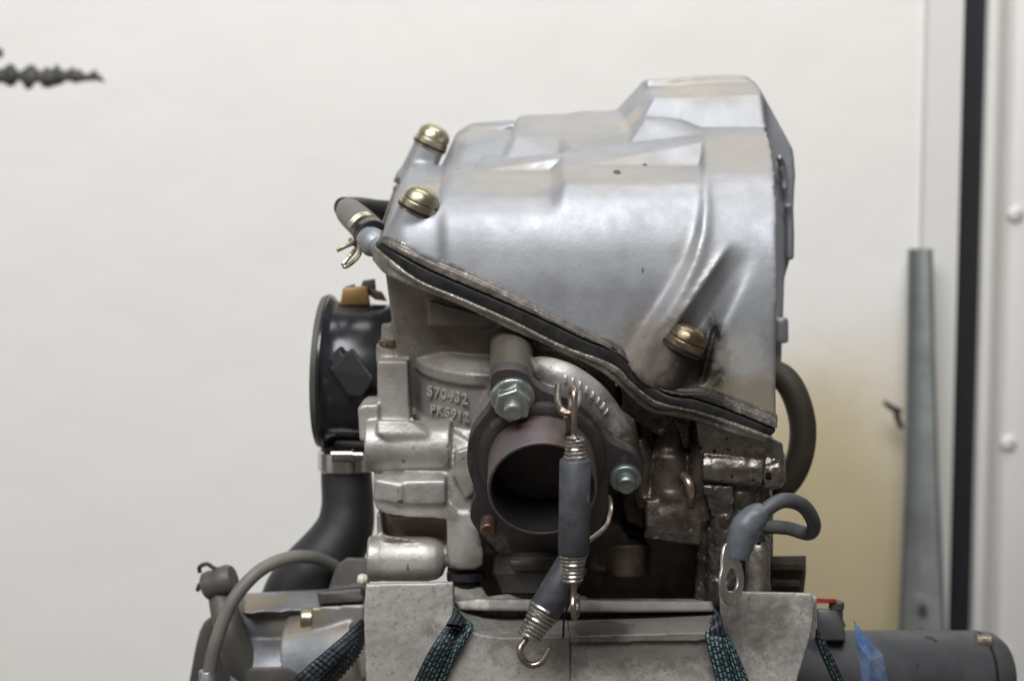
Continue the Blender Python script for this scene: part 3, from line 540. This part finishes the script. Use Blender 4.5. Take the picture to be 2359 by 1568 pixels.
# ---- crankcase mouth, plates, ledge
pl_y = -34
build('left_case_plate', [H((843, 1346, pl_y), (1044, 1341, pl_y), (1045, 1430, pl_y), (1000, 1560, pl_y+2), (930, 1760, pl_y+4), (850, 1760, pl_y+4), (846, 1480, pl_y), (838, 1420, pl_y), (842, 1380, pl_y), (843, 1342, pl_y+26), (1044, 1338, pl_y+26), (1045, 1430, pl_y+26), (930, 1760, pl_y+26), (850, 1760, pl_y+26))], m_case, eng, voxel=.6, smooth=2, disp=lambda c: .12*mnoise.noise(Vector(c)*300))
build('right_case_plate', [H((1656, 1360, pl_y), (1868, 1366, pl_y), (1874, 1400, pl_y), (1868, 1455, pl_y), (1832, 1575, pl_y), (1770, 1760, pl_y), (1690, 1760, pl_y), (1662, 1500, pl_y), (1656, 1360, pl_y+26), (1868, 1364, pl_y+26), (1868, 1455, pl_y+26), (1770, 1760, pl_y+26), (1690, 1760, pl_y+26)),
   cyl(P(1862, 1372, pl_y+10), P(1858, 1470, pl_y+10), 3.6, 3.4)], m_case, eng, voxel=.6, smooth=2, disp=lambda c: .15*mnoise.noise(Vector(c)*300))
build('case_ledge', [H((1046, 1384, -16), (1100, 1378, -16), (1360, 1392, -16), (1640, 1384, -16), (1646, 1408, -18), (1360, 1410, -18), (1060, 1404, -18), (1046, 1384, 20), (1640, 1384, 20), (1640, 1412, 20), (1050, 1410, 20)),
   prism([(1046, 1402), (1650, 1404), (1650, 1480), (1046, 1480)], -6, 20),
   H((1046, 1345, 2), (1110, 1350, 2), (1130, 1385, -8), (1046, 1388, -8), (1046, 1345, 20), (1130, 1385, 20), (1110, 1350, 20), (1046, 1388, 20)),
   H((1128, 1372, -6), (1220, 1360, -4), (1350, 1372, -6), (1350, 1396, -8), (1128, 1396, -8), (1128, 1372, 15), (1350, 1372, 15), (1350, 1396, 15), (1128, 1396, 15))], m_case, eng, voxel=.7, smooth=4)
lowerp = [(1030, 1425), (1070, 1448), (1110, 1462), (1160, 1468), (1240, 1466), (1312, 1466), (1312, 1790), (900, 1790)]
build('lower_case_half', [prism(lowerp, -40, 34)], m_case, eng, voxel=.6, smooth=2, disp=lambda c: .12*mnoise.noise(Vector(c)*300))
build('lower_case_half', [prism([(1312, 1466), (1500, 1460), (1640, 1452), (1672, 1448), (1730, 1790), (1312, 1790)], -39.2, 33), prism([(1313, 1464), (1650, 1455), (1650, 1474), (1313, 1481)], -41, 20)], m_case, eng, voxel=.6, smooth=2, disp=lambda c: .12*mnoise.noise(Vector(c)*300))
build('base_dish', [lathe(P(1240, 1300, 6), Vector((0, -.25, -1)), [(-5, 17), (-3, 19.5), (4, 20), (6, 18.5), (12, 16)])], m_dust, eng)
build('drain_tab', [H((1172, 1290, -16), (1300, 1290, -16), (1300, 1312, -17), (1180, 1314, -17), (1172, 1290, -8), (1300, 1290, -8), (1300, 1312, -8), (1180, 1314, -8))], m_cavity, eng, bevel=1)
build('base_nut', [lathe(P(1073, 1318, 6), Vector((0, -.1, -1)), [(0, 8.4), (3, 8.4), (3.2, 6.2), (8, 6.2), (12, 6)])], m_rubber, eng)
# ---- black hose loop on the right
hr = thing('coolant_hose', 'thick brown-black rubber hose looping out behind the right side of the engine', 'hose', P(1830, 1000, 60))
build('hose', [tube(spline([P(1740, 870, 70), P(1790, 862, 66), P(1826, 900, 62), P(1848, 975, 60), P(1842, 1050, 60), P(1812, 1110, 62), P(1760, 1140, 66)]), S(31, 60), 20)], m_hoseb, hr)
# ---- breather hose with spring clip, upper left
bh = thing('breather_hose', 'grey rubber breather hose with wire spring clip on the upper left spout', 'hose', P(830, 520, 30))
build('hose', [tube(spline([P(798, 478, 60), P(806, 490, 54), P(826, 508, 42), P(846, 528, 30), P(856, 541, 24)]), [4.6, 6.2, 6.6, 6.9, 7.0, 7.0], 24), ], m_hose, bh)
build('hose_branch', [tube(spline([P(790, 478, 64), P(830, 480, 80), P(880, 486, 92), P(940, 488, 98)]), [4.8, 5.2, 5.2, 5.2], 20)], m_blackm, bh)
sp_d = (P(885, 566, 10)-P(846, 538, 26)).normalized()
build('hose_mouth', [ring(P(848, 540, 27), sp_d, [(0, 7.3), (5, 7.6), (5, 5.8), (0, 5.8)], 32)], m_blackm, bh)
build('spout', [lathe(P(852, 553, 20), sp_d, [(-5, 4.8), (0, 6.0), (4, 6.4), (7, 5.6), (9, 4.2), (14, 4.6)])], m_blue, eng)
cl = []
for off in (0, 2.0):
    cpt = P(838+off*2, 530+off*2, 31-off*2); a, e1, e2 = basis(sp_d)
    pts = [cpt+(e1*math.cos(t)+e2*math.sin(t))*7.5 for t in np.linspace(-2.6, 2.9, 26)]
    cl.append(tube(pts, .95, 8))
cl.append(tube(spline([P(822, 545, 26), P(812, 560, 20), P(795, 568, 16), P(776, 577, 14)]), .95, 8))
cl.append(tube(spline([P(826, 560, 22), P(828, 585, 14), P(812, 604, 10), P(796, 614, 8), P(790, 612, 8)]), .95, 8)); cl.append(tube(spline([P(818, 575, 16), P(806, 590, 10), P(792, 606, 8), P(790, 612, 8)]), .95, 8))
build('spring_clip', cl, m_brass, bh)
# ================================================================ intake side (behind, left)
YI = 92
ia = Vector((-1, .05, 0.03)).normalized()
ic = P(749, 855, YI)
build('intake_trumpet', [lathe(ic, -ia, [(0, 34.6), (.8, 36.6), (2.6, 36.8), (3.6, 35.4), (6, 33.6), (11, 33.2), (30, 33.2), (34, 31), (40, 28)], 72)], m_black, eng, auto=60, label='black round intake trumpet')
build('trumpet_rim', [ring(ic, -ia, [(-1.5, 36.4), (1.2, 37.2), (2.0, 36.0), (2.0, 33.6), (-1.5, 33.6)], 72)], m_dust, eng)
build('sensor_body', [H((758, 850, 56), (812, 800, 54), (862, 872, 50), (834, 916, 52), (802, 912, 54), (758, 850, 78), (812, 800, 78), (862, 872, 76), (802, 912, 76)), cyl(P(775, 838, 62), P(800, 815, 60), 5, 5, 20)], m_blackm, eng, voxel=.7, smooth=3)
build('bronze_cap', [H((783, 704, 84), (790, 662, 84), (846, 658, 84), (854, 704, 84), (783, 704, 104), (790, 662, 104), (846, 658, 104), (854, 704, 104))], m_bronze, eng, bevel=1.5)
build('cap_clip', [H((794, 660, 90), (818, 654, 90), (818, 664, 90), (794, 666, 90), (794, 660, 98), (818, 654, 98), (818, 664, 98)), H((832, 656, 88), (836, 646, 88), (864, 642, 88), (866, 664, 88), (862, 690, 88), (834, 668, 88), (832, 656, 98), (836, 646, 98), (864, 642, 98), (866, 664, 98)),
  H((862, 690, 86), (850, 664, 86), (880, 672, 86), (892, 694, 86), (862, 690, 96), (850, 664, 96), (880, 672, 96), (892, 694, 96))], mat('brown_black_clip', (.045, .035, .022), .5, 0, (.09, .06, .03), 90), eng, bevel=.8)
build('intake_pipe', [tube(spline([P(800, 1020, 92), P(798, 1090, 92), P(801, 1160, 90), P(794, 1215, 88), P(766, 1268, 86), P(722, 1318, 84), P(682, 1368, 84), P(655, 1440, 84)], 8), [12.6, 12.4, 12.8, 14, 15.6, 16.2, 15.8, 15], 32)], m_blackm, eng, label='dusty black intake pipe')
build('hose_clamp', [ring(P(797, 1058, 92), Vector((0, 0, -1)), [(-5, 13.0), (-4.4, 13.7), (4.4, 13.7), (5, 13.0), (5, 12.4), (-5, 12.4)], 48)], m_shine, eng, label='shiny steel clamp')
build('clamp_screw', [lathe(P(792, 1048, 74), X, [(-6, 2.6), (-5.6, 3.2), (4, 3.2), (4.4, 2.2), (9, 2.2)], 20)], m_shine, eng)
build('stud_collar', [lathe(P(902, 785, 30), Vector((0, 0, -1)), [(-.6, 5.0), (-.2, 5.8), (1.8, 5.9), (2.2, 5)])], m_brassd, eng)
# throttle body bottom left
YT = 60
build('throttle_body', [cyl(P(555, 1445, YT+18), P(845, 1430, YT), S(72, YT+18), S(70, YT), 48), cyl(P(700, 1520, YT), P(850, 1500, YT-10), S(120, YT), S(110, YT-10), 48),
   cyl(P(565, 1570, YT+6), P(760, 1555, YT), S(110, YT), S(110, YT), 48), H((560, 1366, YT+5), (700, 1358, YT+5), (840, 1352, YT), (842, 1400, YT-12), (560, 1412, YT-8), (560, 1366, YT+30), (840, 1352, YT+30), (842, 1400, YT+30), (560, 1412, YT+30)),
   H((716, 1398, YT-18), (840, 1390, YT-20), (848, 1560, YT-24), (730, 1580, YT-20), (716, 1398, YT), (840, 1390, YT), (848, 1560, YT), (730, 1580, YT))], m_blue, eng, voxel=.8, smooth=3, label='silver-blue throttle body')
build('brass_fitting', [lathe(P(694, 1424, YT-12), X, [(0, 4.4), (.8, 5), (5, 5), (5.6, 4.4)], 24)], m_brass, eng)
build('inlet_rubber', [H((745, 1390, YT-6), (775, 1300, YT-4), (800, 1282, YT-4), (850, 1284, YT-4), (852, 1350, YT-8), (820, 1395, YT-10), (745, 1390, YT+20), (775, 1300, YT+20), (850, 1284, YT+20), (852, 1395, YT+20)), H((730, 1362, YT-14), (832, 1352, YT-14), (838, 1385, YT-16), (735, 1392, YT-14), (730, 1362, YT), (832, 1352, YT), (838, 1385, YT), (735, 1392, YT))], m_warm, eng, voxel=.8, smooth=4)
build('white_tip', [lathe(P(843, 1334, 10), Vector((-1, -.3, .1)), [(0, 2.2), (2, 2.6), (3.6, 1.8), (4, .5)])], m_ivory, eng)
build('left_cover', [H((430, 1600, YT+8), (452, 1480, YT+8), (470, 1430, YT+8), (510, 1402, YT+10), (560, 1392, YT+14), (600, 1600, YT+8), (430, 1600, YT+40), (460, 1450, YT+40), (510, 1402, YT+40), (600, 1400, YT+40), (600, 1600, YT+40))], m_dust, eng, voxel=.9, smooth=6)
build('left_bracket', [H((566, 1548, YT-26), (575, 1536, YT-26), (660, 1534, YT-26), (684, 1548, YT-26), (690, 1600, YT-26), (566, 1600, YT-26), (566, 1548, YT), (660, 1534, YT), (690, 1600, YT), (566, 1600, YT))], m_warm, eng, bevel=1.5)
build('vent_arm', [tube(spline([P(500, 1345, YT+6), P(512, 1390, YT), P(530, 1450, YT-6), P(552, 1520, YT-8), P(585, 1580, YT-8), P(600, 1640, YT-8)]), [4.6, 6.2, 7.4, 7.8, 8, 8], 20)], m_dust, eng)
build('vent_nozzle', [lathe(P(476, 1350, YT+2), Vector((1, -.15, .35)), [(-1, 5.5), (0, 6.6), (3, 7.0), (5, 6.6), (7, 7.2), (12, 7.2), (14, 6)], 28), tube(spline([P(455, 1358, YT+2), P(462, 1345, YT), P(475, 1370, YT)]), 1.1, 8)], m_dust, eng)
build('vent_clip', [tube(spline([P(460, 1318, YT), P(460, 1305, YT), P(476, 1298, YT), P(490, 1306, YT), P(504, 1312, YT)]), 1.0, 8)], m_blackm, eng)
gh = thing('overflow_hose', 'grey rubber hose arching over the silver throttle body at bottom left', 'hose', P(480, 1568, YT-26))
build('hose', [tube(spline([P(474, 1640, YT-30), P(482, 1550, YT-30), P(500, 1470, YT-30), P(535, 1385, YT-28), P(590, 1320, YT-22), P(650, 1288, YT-14), P(710, 1282, YT-6), P(765, 1300, YT+4), P(800, 1330, YT+12)]), S(16, 30), 20)], m_hose, gh)
build('hose_ferrule', [lathe(P(478, 1556, YT-30), Vector((0, 0, -1)), [(-2.5, 3.6), (-2, 3.9), (20, 3.9)])], m_zinc, gh)
# starter motor, bottom right
YS = 45
sta = P(1880, 1560, YS); stb = P(2235, 1555, YS+20)
sa = (stb-sta).normalized(); sl = (stb-sta).length
build('starter_motor', [lathe(sta, sa, [(-30, 21.5), (0, 21.8), (sl, 21.2), (sl+.8, 21.2)], 64)], m_starter, eng, label='dark grey starter motor can')
build('starter_band', [lathe(stb+sa*1, sa, [(0, 20.6), (1.6, 20.6)], 64)], m_rubber, eng)
build('starter_end', [lathe(stb+sa*2.6, sa, [(0, 21.2), (7, 20.6), (11, 18), (13, 12), (13.5, 6)], 64)], m_starter, eng)
build('starter_screw', [lathe(P(2262, 1478, YS+12), Vector((1, 0, 0)), [(-3, 3.6), (3.5, 3.6), (4.3, 2.8)], 20)], m_wire, eng)
build('terminal_block', [H((1880, 1400, 30), (1928, 1404, 30), (1946, 1450, 28), (1946, 1475, 28), (1880, 1475, 28), (1880, 1400, 60), (1928, 1404, 60), (1946, 1475, 60), (1880, 1475, 60))], m_starter, eng, bevel=1.5)
build('red_seal', [H((1870, 1376, 30), (1926, 1378, 30), (1928, 1388, 30), (1870, 1388, 30), (1870, 1376, 52), (1926, 1378, 52), (1928, 1388, 52), (1870, 1388, 52))], m_red, eng, bevel=.8)
build('terminal_nut', [lathe(P(1926, 1400, 34), Vector((0, 0, -1)), [(-3, 3.5), (0, 3.5), (.5, 3), (5, 3), (8, 4.5)], 24)], m_warm, eng)
tp_ = thing('blue_tape', 'crumpled pointed flap of blue tape standing over the dark starter motor', 'tape', P(2000, 1568, 10))
tps = [P(1966, 1426, 0), P(1992, 1462, -2), P(2034, 1508, 2), P(2040, 1545, 0), P(2060, 1640, 2), P(1990, 1640, -4), P(1982, 1540, -4), P(1972, 1480, -3), P(2006, 1520, -8)]
vs = tps+[p+Vector((0, .5, 0)) for p in tps]; fs0 = [[0, 1, 8], [1, 2, 8], [2, 3, 8], [3, 4, 8], [4, 5, 8], [5, 6, 8], [6, 7, 8], [7, 0, 8]]
fs = fs0+[[a+9 for a in f][::-1] for f in fs0]+[[i, (i+1) % 8, (i+1) % 8+9, i+9] for i in range(8)]
build('tape_flap', [(vs, fs)], m_tape, tp_, sm=False)
# ================================================================ exhaust springs
def coil(p0, ax, turns, r0, r1, wr, pitch):
    a, e1, e2 = basis(ax); n = int(turns*26); pts = []
    for i in range(n+1):
        t = i/n; th = 2*math.pi*turns*t; r = r0+(r1-r0)*math.sin(t*math.pi/2)
        pts.append(p0+a*(pitch*turns*t)+(e1*math.cos(th)+e2*math.sin(th))*r)
    return tube(pts, wr, 8)
def rubber_sleeve(p0, p1, r, parent):
    L_ = (p1-p0).length
    return build('sleeve', [ring(p0, p1-p0, [(0, r-.8), (.8, r), (L_-.8, r), (L_, r-.8), (L_, r-2), (0, r-2)], 40)], m_sleeve, parent, auto=60)
s1 = thing('exhaust_spring', 'upright exhaust spring in grey rubber sleeve hanging in front of the exhaust opening', 'spring', P(1322, 1425, -72), 'sleeved exhaust springs hanging at the exhaust port')
YK = -74
rubber_sleeve(P(1325, 1056, YK), P(1321, 1277, YK), S(37, YK), s1)
d1 = (P(1325, 1056, YK)-P(1321, 1277, YK)).normalized()
build('coil', [coil(P(1325, 1060, YK), d1, 6, 4.5, 2.9, .78, 1.5)], m_spring, s1)
build('coil', [coil(P(1320.5, 1274, YK), -d1, 7, 4.8, 3.2, .80, 1.58)], m_spring, s1)
build('top_hook', [tube(spline([P(1322, 1016, YK), P(1322, 960, YK), P(1323, 905, YK+2), P(1320, 893, YK+7), P(1316, 905, YK+13), P(1314, 940, YK+12)]), .95*1.25, 10)], m_wire, s1)
build('bottom_hook', [tube(spline([P(1322, 1332, YK), P(1321, 1370, YK), P(1320, 1400, YK-2), P(1323, 1420, YK), P(1329, 1410, YK+8), P(1329, 1385, YK+11), P(1328, 1370, YK+10)]), 1.15, 10)], m_wire, s1)
s2 = thing('exhaust_spring', 'slanting exhaust spring whose open hook hangs over the lower crankcase', 'spring', P(1235, 1525, -62), 'sleeved exhaust springs hanging at the exhaust port')
YL = -58
q0 = P(1322, 1292, YL+3); q1 = P(1250, 1412, YL)
rubber_sleeve(q0, q1, S(39, YL), s2)
d2 = (q1-q0).normalized()
build('coil', [coil(q1-d2*2, d2, 7.5, 6.1, 3.9, .95, 1.75)], m_spring, s2)
build('coil', [coil(q0+d2*2, -d2, 5, 4.6, 3.0, .8, 1.5)], m_spring, s2)
hk = q1+d2*10.5
build('bottom_hook', [tube(spline([hk, P(1208, 1476, YL-2), P(1197, 1494, YL-4), P(1204, 1518, YL-5), P(1224, 1531, YL-5), P(1247, 1524, YL-5), P(1262, 1502, YL-5), P(1268, 1490, YL-5)]), [1.25, 1.35, 1.35, 1.35, 1.35, 1.35, 1.3, 1.25], 12)], m_wire, s2)
build('top_hook', [tube(spline([q0-d2*8, P(1392, 1215, YL+6), P(1403, 1190, YL+8), P(1407, 1165, YL+12), P(1402, 1145, YL+18)]), 1.1, 10)], m_wire, s2)
# spring anchor loop on the stub
build('spring_anchor', [tube(spline([P(1286, 890, -40), P(1284, 920, -50), P(1290, 940, -58), P(1302, 950, -60), P(1318, 948, -60), P(1330, 935, -56), P(1334, 905, -46)]), 1.5, 10), tube(spline([P(1304, 955, -56), P(1308, 985, -52), P(1310, 1000, -46)]), 1.4, 10)], m_wire, eng)
# ================================================================ battery cable
cb = thing('battery_cable', 'grey cable with heat-shrunk tin ring terminal hanging over the right crankcase plate', 'cable', P(1685, 1390, -50))
YC = -46
build('cable', [tube(spline([P(1728, 1212, YC), P(1762, 1175, YC), P(1805, 1152, YC+4), P(1850, 1165, YC+10), P(1874, 1205, YC+18), P(1862, 1228, YC+30), P(1815, 1216, YC+44), P(1765, 1212, YC+54)]), [S(18, YC)]*4+[S(17, YC)]*3+[S(18, YC)], 20)], m_cable, cb)
build('heat_shrink', [tube(spline([P(1698, 1282, YC), P(1706, 1245, YC), P(1718, 1212, YC), P(1745, 1186, YC), P(1762, 1176, YC)]), [4.8, 5.8, 6.2, 5.2, 3.9], 20)], m_shrink, cb, disp=lambda c: .35*mnoise.noise(Vector(c)*230))
# ring terminal: a flat eyelet seen at a slant
tn = Vector((.80, -.60, .08)).normalized(); tc0 = P(1687, 1336, YC-4)
te1 = Vector((0, 0, 1)); te1 = (te1-tn*te1.dot(tn)).normalized(); te2 = tn.cross(te1)
ta = (te1*.97+te2*.16).normalized(); tb = tn.cross(ta).normalized()
outer = []; inner = []
for k in range(36):
    t = 2*math.pi*k/36; rr = 9.4
    o_ = ta*math.cos(t)*rr*1.08+tb*math.sin(t)*rr
    if math.cos(t) > .6: o_ = ta*(rr*1.08*math.cos(t)+(math.cos(t)-.6)*14)+tb*math.sin(t)*rr*.86
    outer.append(tc0+o_); inner.append(tc0+(ta*math.cos(t)+tb*math.sin(t))*4.9)
vs = outer+inner; vs += [p-tn*1.3 for p in vs]; fs = []
for k in range(36):
    j = (k+1) % 36; fs += [[k, j, 36+j, 36+k], [72+k, 108+k, 108+j, 72+j], [k, 72+k, 72+j, j], [36+k, 36+j, 108+j, 108+k]]
build('ring_terminal', [(vs, fs)], m_tin, cb, bevel=.3)
# ================================================================ straps
def webmat(name, c1, c2, sx, sy, dash=.55, rough=.5):
    m = bpy.data.materials.new(name); m.use_nodes = True; nt = m.node_tree; N = nt.nodes; L = nt.links; b = N['Principled BSDF']
    uv = N.new('ShaderNodeUVMap'); br = N.new('ShaderNodeTexBrick'); L.new(uv.outputs[0], br.inputs['Vector'])
    br.inputs['Color1'].default_value = (*c2, 1); br.inputs['Color2'].default_value = (c2[0]*.55, c2[1]*.55, c2[2]*.55, 1); br.inputs['Mortar'].default_value = (*c1, 1)
    br.inputs['Scale'].default_value = 1.0; br.inputs['Brick Width'].default_value = sx; br.inputs['Row Height'].default_value = sy; br.inputs['Mortar Size'].default_value = min(sy*.30, .55); br.inputs['Mortar Smooth'].default_value = .4; br.offset = .25
    nz = N.new('ShaderNodeTexNoise'); nz.inputs['Scale'].default_value = .55; nz.inputs['Detail'].default_value = 4; L.new(uv.outputs[0], nz.inputs['Vector'])
    ml = N.new('ShaderNodeMix'); ml.data_type = 'RGBA'; ml.blend_type = 'MULTIPLY'; ml.inputs[0].default_value = 1; cr = N.new('ShaderNodeMapRange'); cr.inputs[1].default_value = .35; cr.inputs[2].default_value = .65; cr.inputs[3].default_value = .15; cr.inputs[4].default_value = 1.3
    L.new(nz.outputs['Fac'], cr.inputs[0]); L.new(br.outputs['Color'], ml.inputs[6]); L.new(cr.outputs[0], ml.inputs[7])
    L.new(ml.outputs[2], b.inputs['Base Color']); b.inputs['Roughness'].default_value = rough
    bp = N.new('ShaderNodeBump'); bp.inputs['Strength'].default_value = .8; bp.inputs['Distance'].default_value = .0006; bp.invert = True; L.new(br.outputs['Fac'], bp.inputs['Height']); L.new(bp.outputs[0], b.inputs['Normal'])
    return m
m_web = webmat('dark_teal_webbing', (0.004, 0.007, 0.010), (0.09, 0.15, 0.17), 2.5, 1.7)
m_webt = webmat('teal_webbing', (0.007, 0.020, 0.026), (0.16, 0.27, 0.28), 2.6, 1.75)
m_webk = webmat('black_webbing', (0.004, 0.005, 0.008), (0.035, 0.05, 0.065), 30, 2.2)
def strap(name, layers, m, parent, rib=0.0, ribp=2.0):
    """layers: list of (left edge points, right edge points) in world space"""
    bm = bmesh.new(); uvl = bm.loops.layers.uv.new('UVMap'); org = origin_of(parent)
    for le, ri in layers:
        a = spline(le, 24); c = spline(ri, 24); m_ = len(a); W = 10; rows = []; ln = 0
        for i in range(m_):
            if i: ln += ((a[i]+c[i])/2-(a[i-1]+c[i-1])/2).length
            tan = ((a[min(i+1, m_-1)]+c[min(i+1, m_-1)])-(a[max(i-1, 0)]+c[max(i-1, 0)])).normalized(); wv = (c[i]-a[i]); nn = tan.cross(wv).normalized()
            if nn.y > 0: nn = -nn
            r = []
            for k in range(W+1):
                q = k/W; bul = .6*math.sin(math.pi*q)+rib*math.sin(ln/ribp*2*math.pi)
                p = a[i]+wv*q+nn*bul
                r.append((bm.verts.new(p*.001-org), bm.verts.new((a[i]+wv*q-nn*1.2)*.001-org), q*wv.length, ln))
            rows.append(r)
        def face(q, us):
            f = bm.faces.new(q)
            for l, uv_ in zip(f.loops, us): l[uvl].uv = uv_
        for i in range(m_-1):
            for k in range(W):
                q = [rows[i][k], rows[i][k+1], rows[i+1][k+1], rows[i+1][k]]; us_ = [(x[3], x[2]) for x in q]
                face([x[0] for x in q], us_); face([x[1] for x in q][::-1], us_[::-1])
            for k in (0, W):
                q = [rows[i][k], rows[i+1][k]]; face([q[0][0], q[1][0], q[1][1], q[0][1]], [(q[0][3], q[0][2]), (q[1][3], q[1][2]), (q[1][3], q[1][2]+1), (q[0][3], q[0][2]+1)])
    bmesh.ops.recalc_face_normals(bm, faces=bm.faces)
    me = bpy.data.meshes.new(name); bm.to_mesh(me); bm.free(); me.materials.append(m)
    me.polygons.foreach_set('use_smooth', [True]*len(me.polygons))
    o = bpy.data.objects.new(name, me); COL.objects.link(o); o.parent = parent; return o
grp = 'webbing straps tied round the crankcase'
t1 = thing('strap', 'black ribbed strap running down left in front of the silver throttle body', 'strap', P(700, 1568, -20), grp)
strap('webbing', [([P(836, 1424, 0), P(770, 1480, -14), P(705, 1536, -20), P(600, 1630, -20)], [P(838, 1446, 0), P(800, 1500, -14), P(738, 1560, -20), P(650, 1660, -20)])], m_webk, t1, rib=.9, ribp=2.2)
strap('webbing', [([P(838, 1440, -2), P(806, 1498, -12), P(744, 1560, -16), P(660, 1660, -18)], [P(842, 1462, 6), P(826, 1512, -6), P(768, 1580, -10), P(690, 1670, -12)])], m_webk, t1, rib=.6, ribp=2.2)
t2 = thing('strap', 'black and teal doubled strap looping through beside the left crankcase plate', 'strap', P(980, 1568, -50), grp)
strap('webbing', [([P(1038, 1422, -36), P(1004, 1474, -46), P(968, 1540, -48), P(923, 1640, -48)], [P(1066, 1420, -34), P(1046, 1478, -44), P(1014, 1545, -46), P(979, 1640, -46)])], m_web, t2)
strap('fold', [([P(1044, 1400, -33), P(1040, 1416, -40), P(1028, 1436, -47)], [P(1056, 1404, -33), P(1070, 1424, -40), P(1066, 1444, -46)])], m_webk, t2)
strap('webbing', [([P(1058, 1420, -34), P(1045, 1480, -43), P(1015, 1545, -45), P(981, 1640, -45)], [P(1068, 1420, -32), P(1086, 1446, -42), P(1036, 1550, -43), P(998, 1645, -43)])], m_webt, t2)
t3 = thing('strap', 'teal doubled strap hanging below the ring terminal on the right crankcase plate', 'strap', P(1680, 1568, -50), grp)
strap('webbing', [([P(1636, 1448, -38), P(1624, 1462, -44), P(1642, 1540, -46), P(1665, 1640, -46)], [P(1650, 1424, -36), P(1665, 1470, -45), P(1686, 1545, -46), P(1710, 1640, -46)])], m_webt, t3)
strap('webbing', [([P(1650, 1424, -36), P(1666, 1470, -44), P(1688, 1545, -45), P(1712, 1640, -45)], [P(1662, 1434, -35), P(1692, 1490, -42), P(1722, 1560, -44), P(1746, 1640, -44)])], m_webt, t3)
strap('fold', [([P(1640, 1432, -37), P(1634, 1446, -44), P(1634, 1462, -45)], [P(1652, 1405, -34), P(1662, 1430, -43), P(1672, 1462, -44)])], m_webk, t3)
t4 = thing('strap', 'narrow dark strap at the right edge of the crankcase beside the starter motor', 'strap', P(1900, 1568, -10), grp)
strap('webbing', [([P(1880, 1450, -14), P(1886, 1490, -14), P(1910, 1545, -14), P(1950, 1640, -14)], [P(1884, 1446, -10), P(1908, 1490, -12), P(1936, 1550, -12), P(1980, 1640, -12)])], m_web, t4)
build('frayed_thread', [tube(spline([P(1318, 1368, -45), P(1300, 1420, -46), P(1297, 1468, -46)]), .5, 6)], m_rubber, eng)
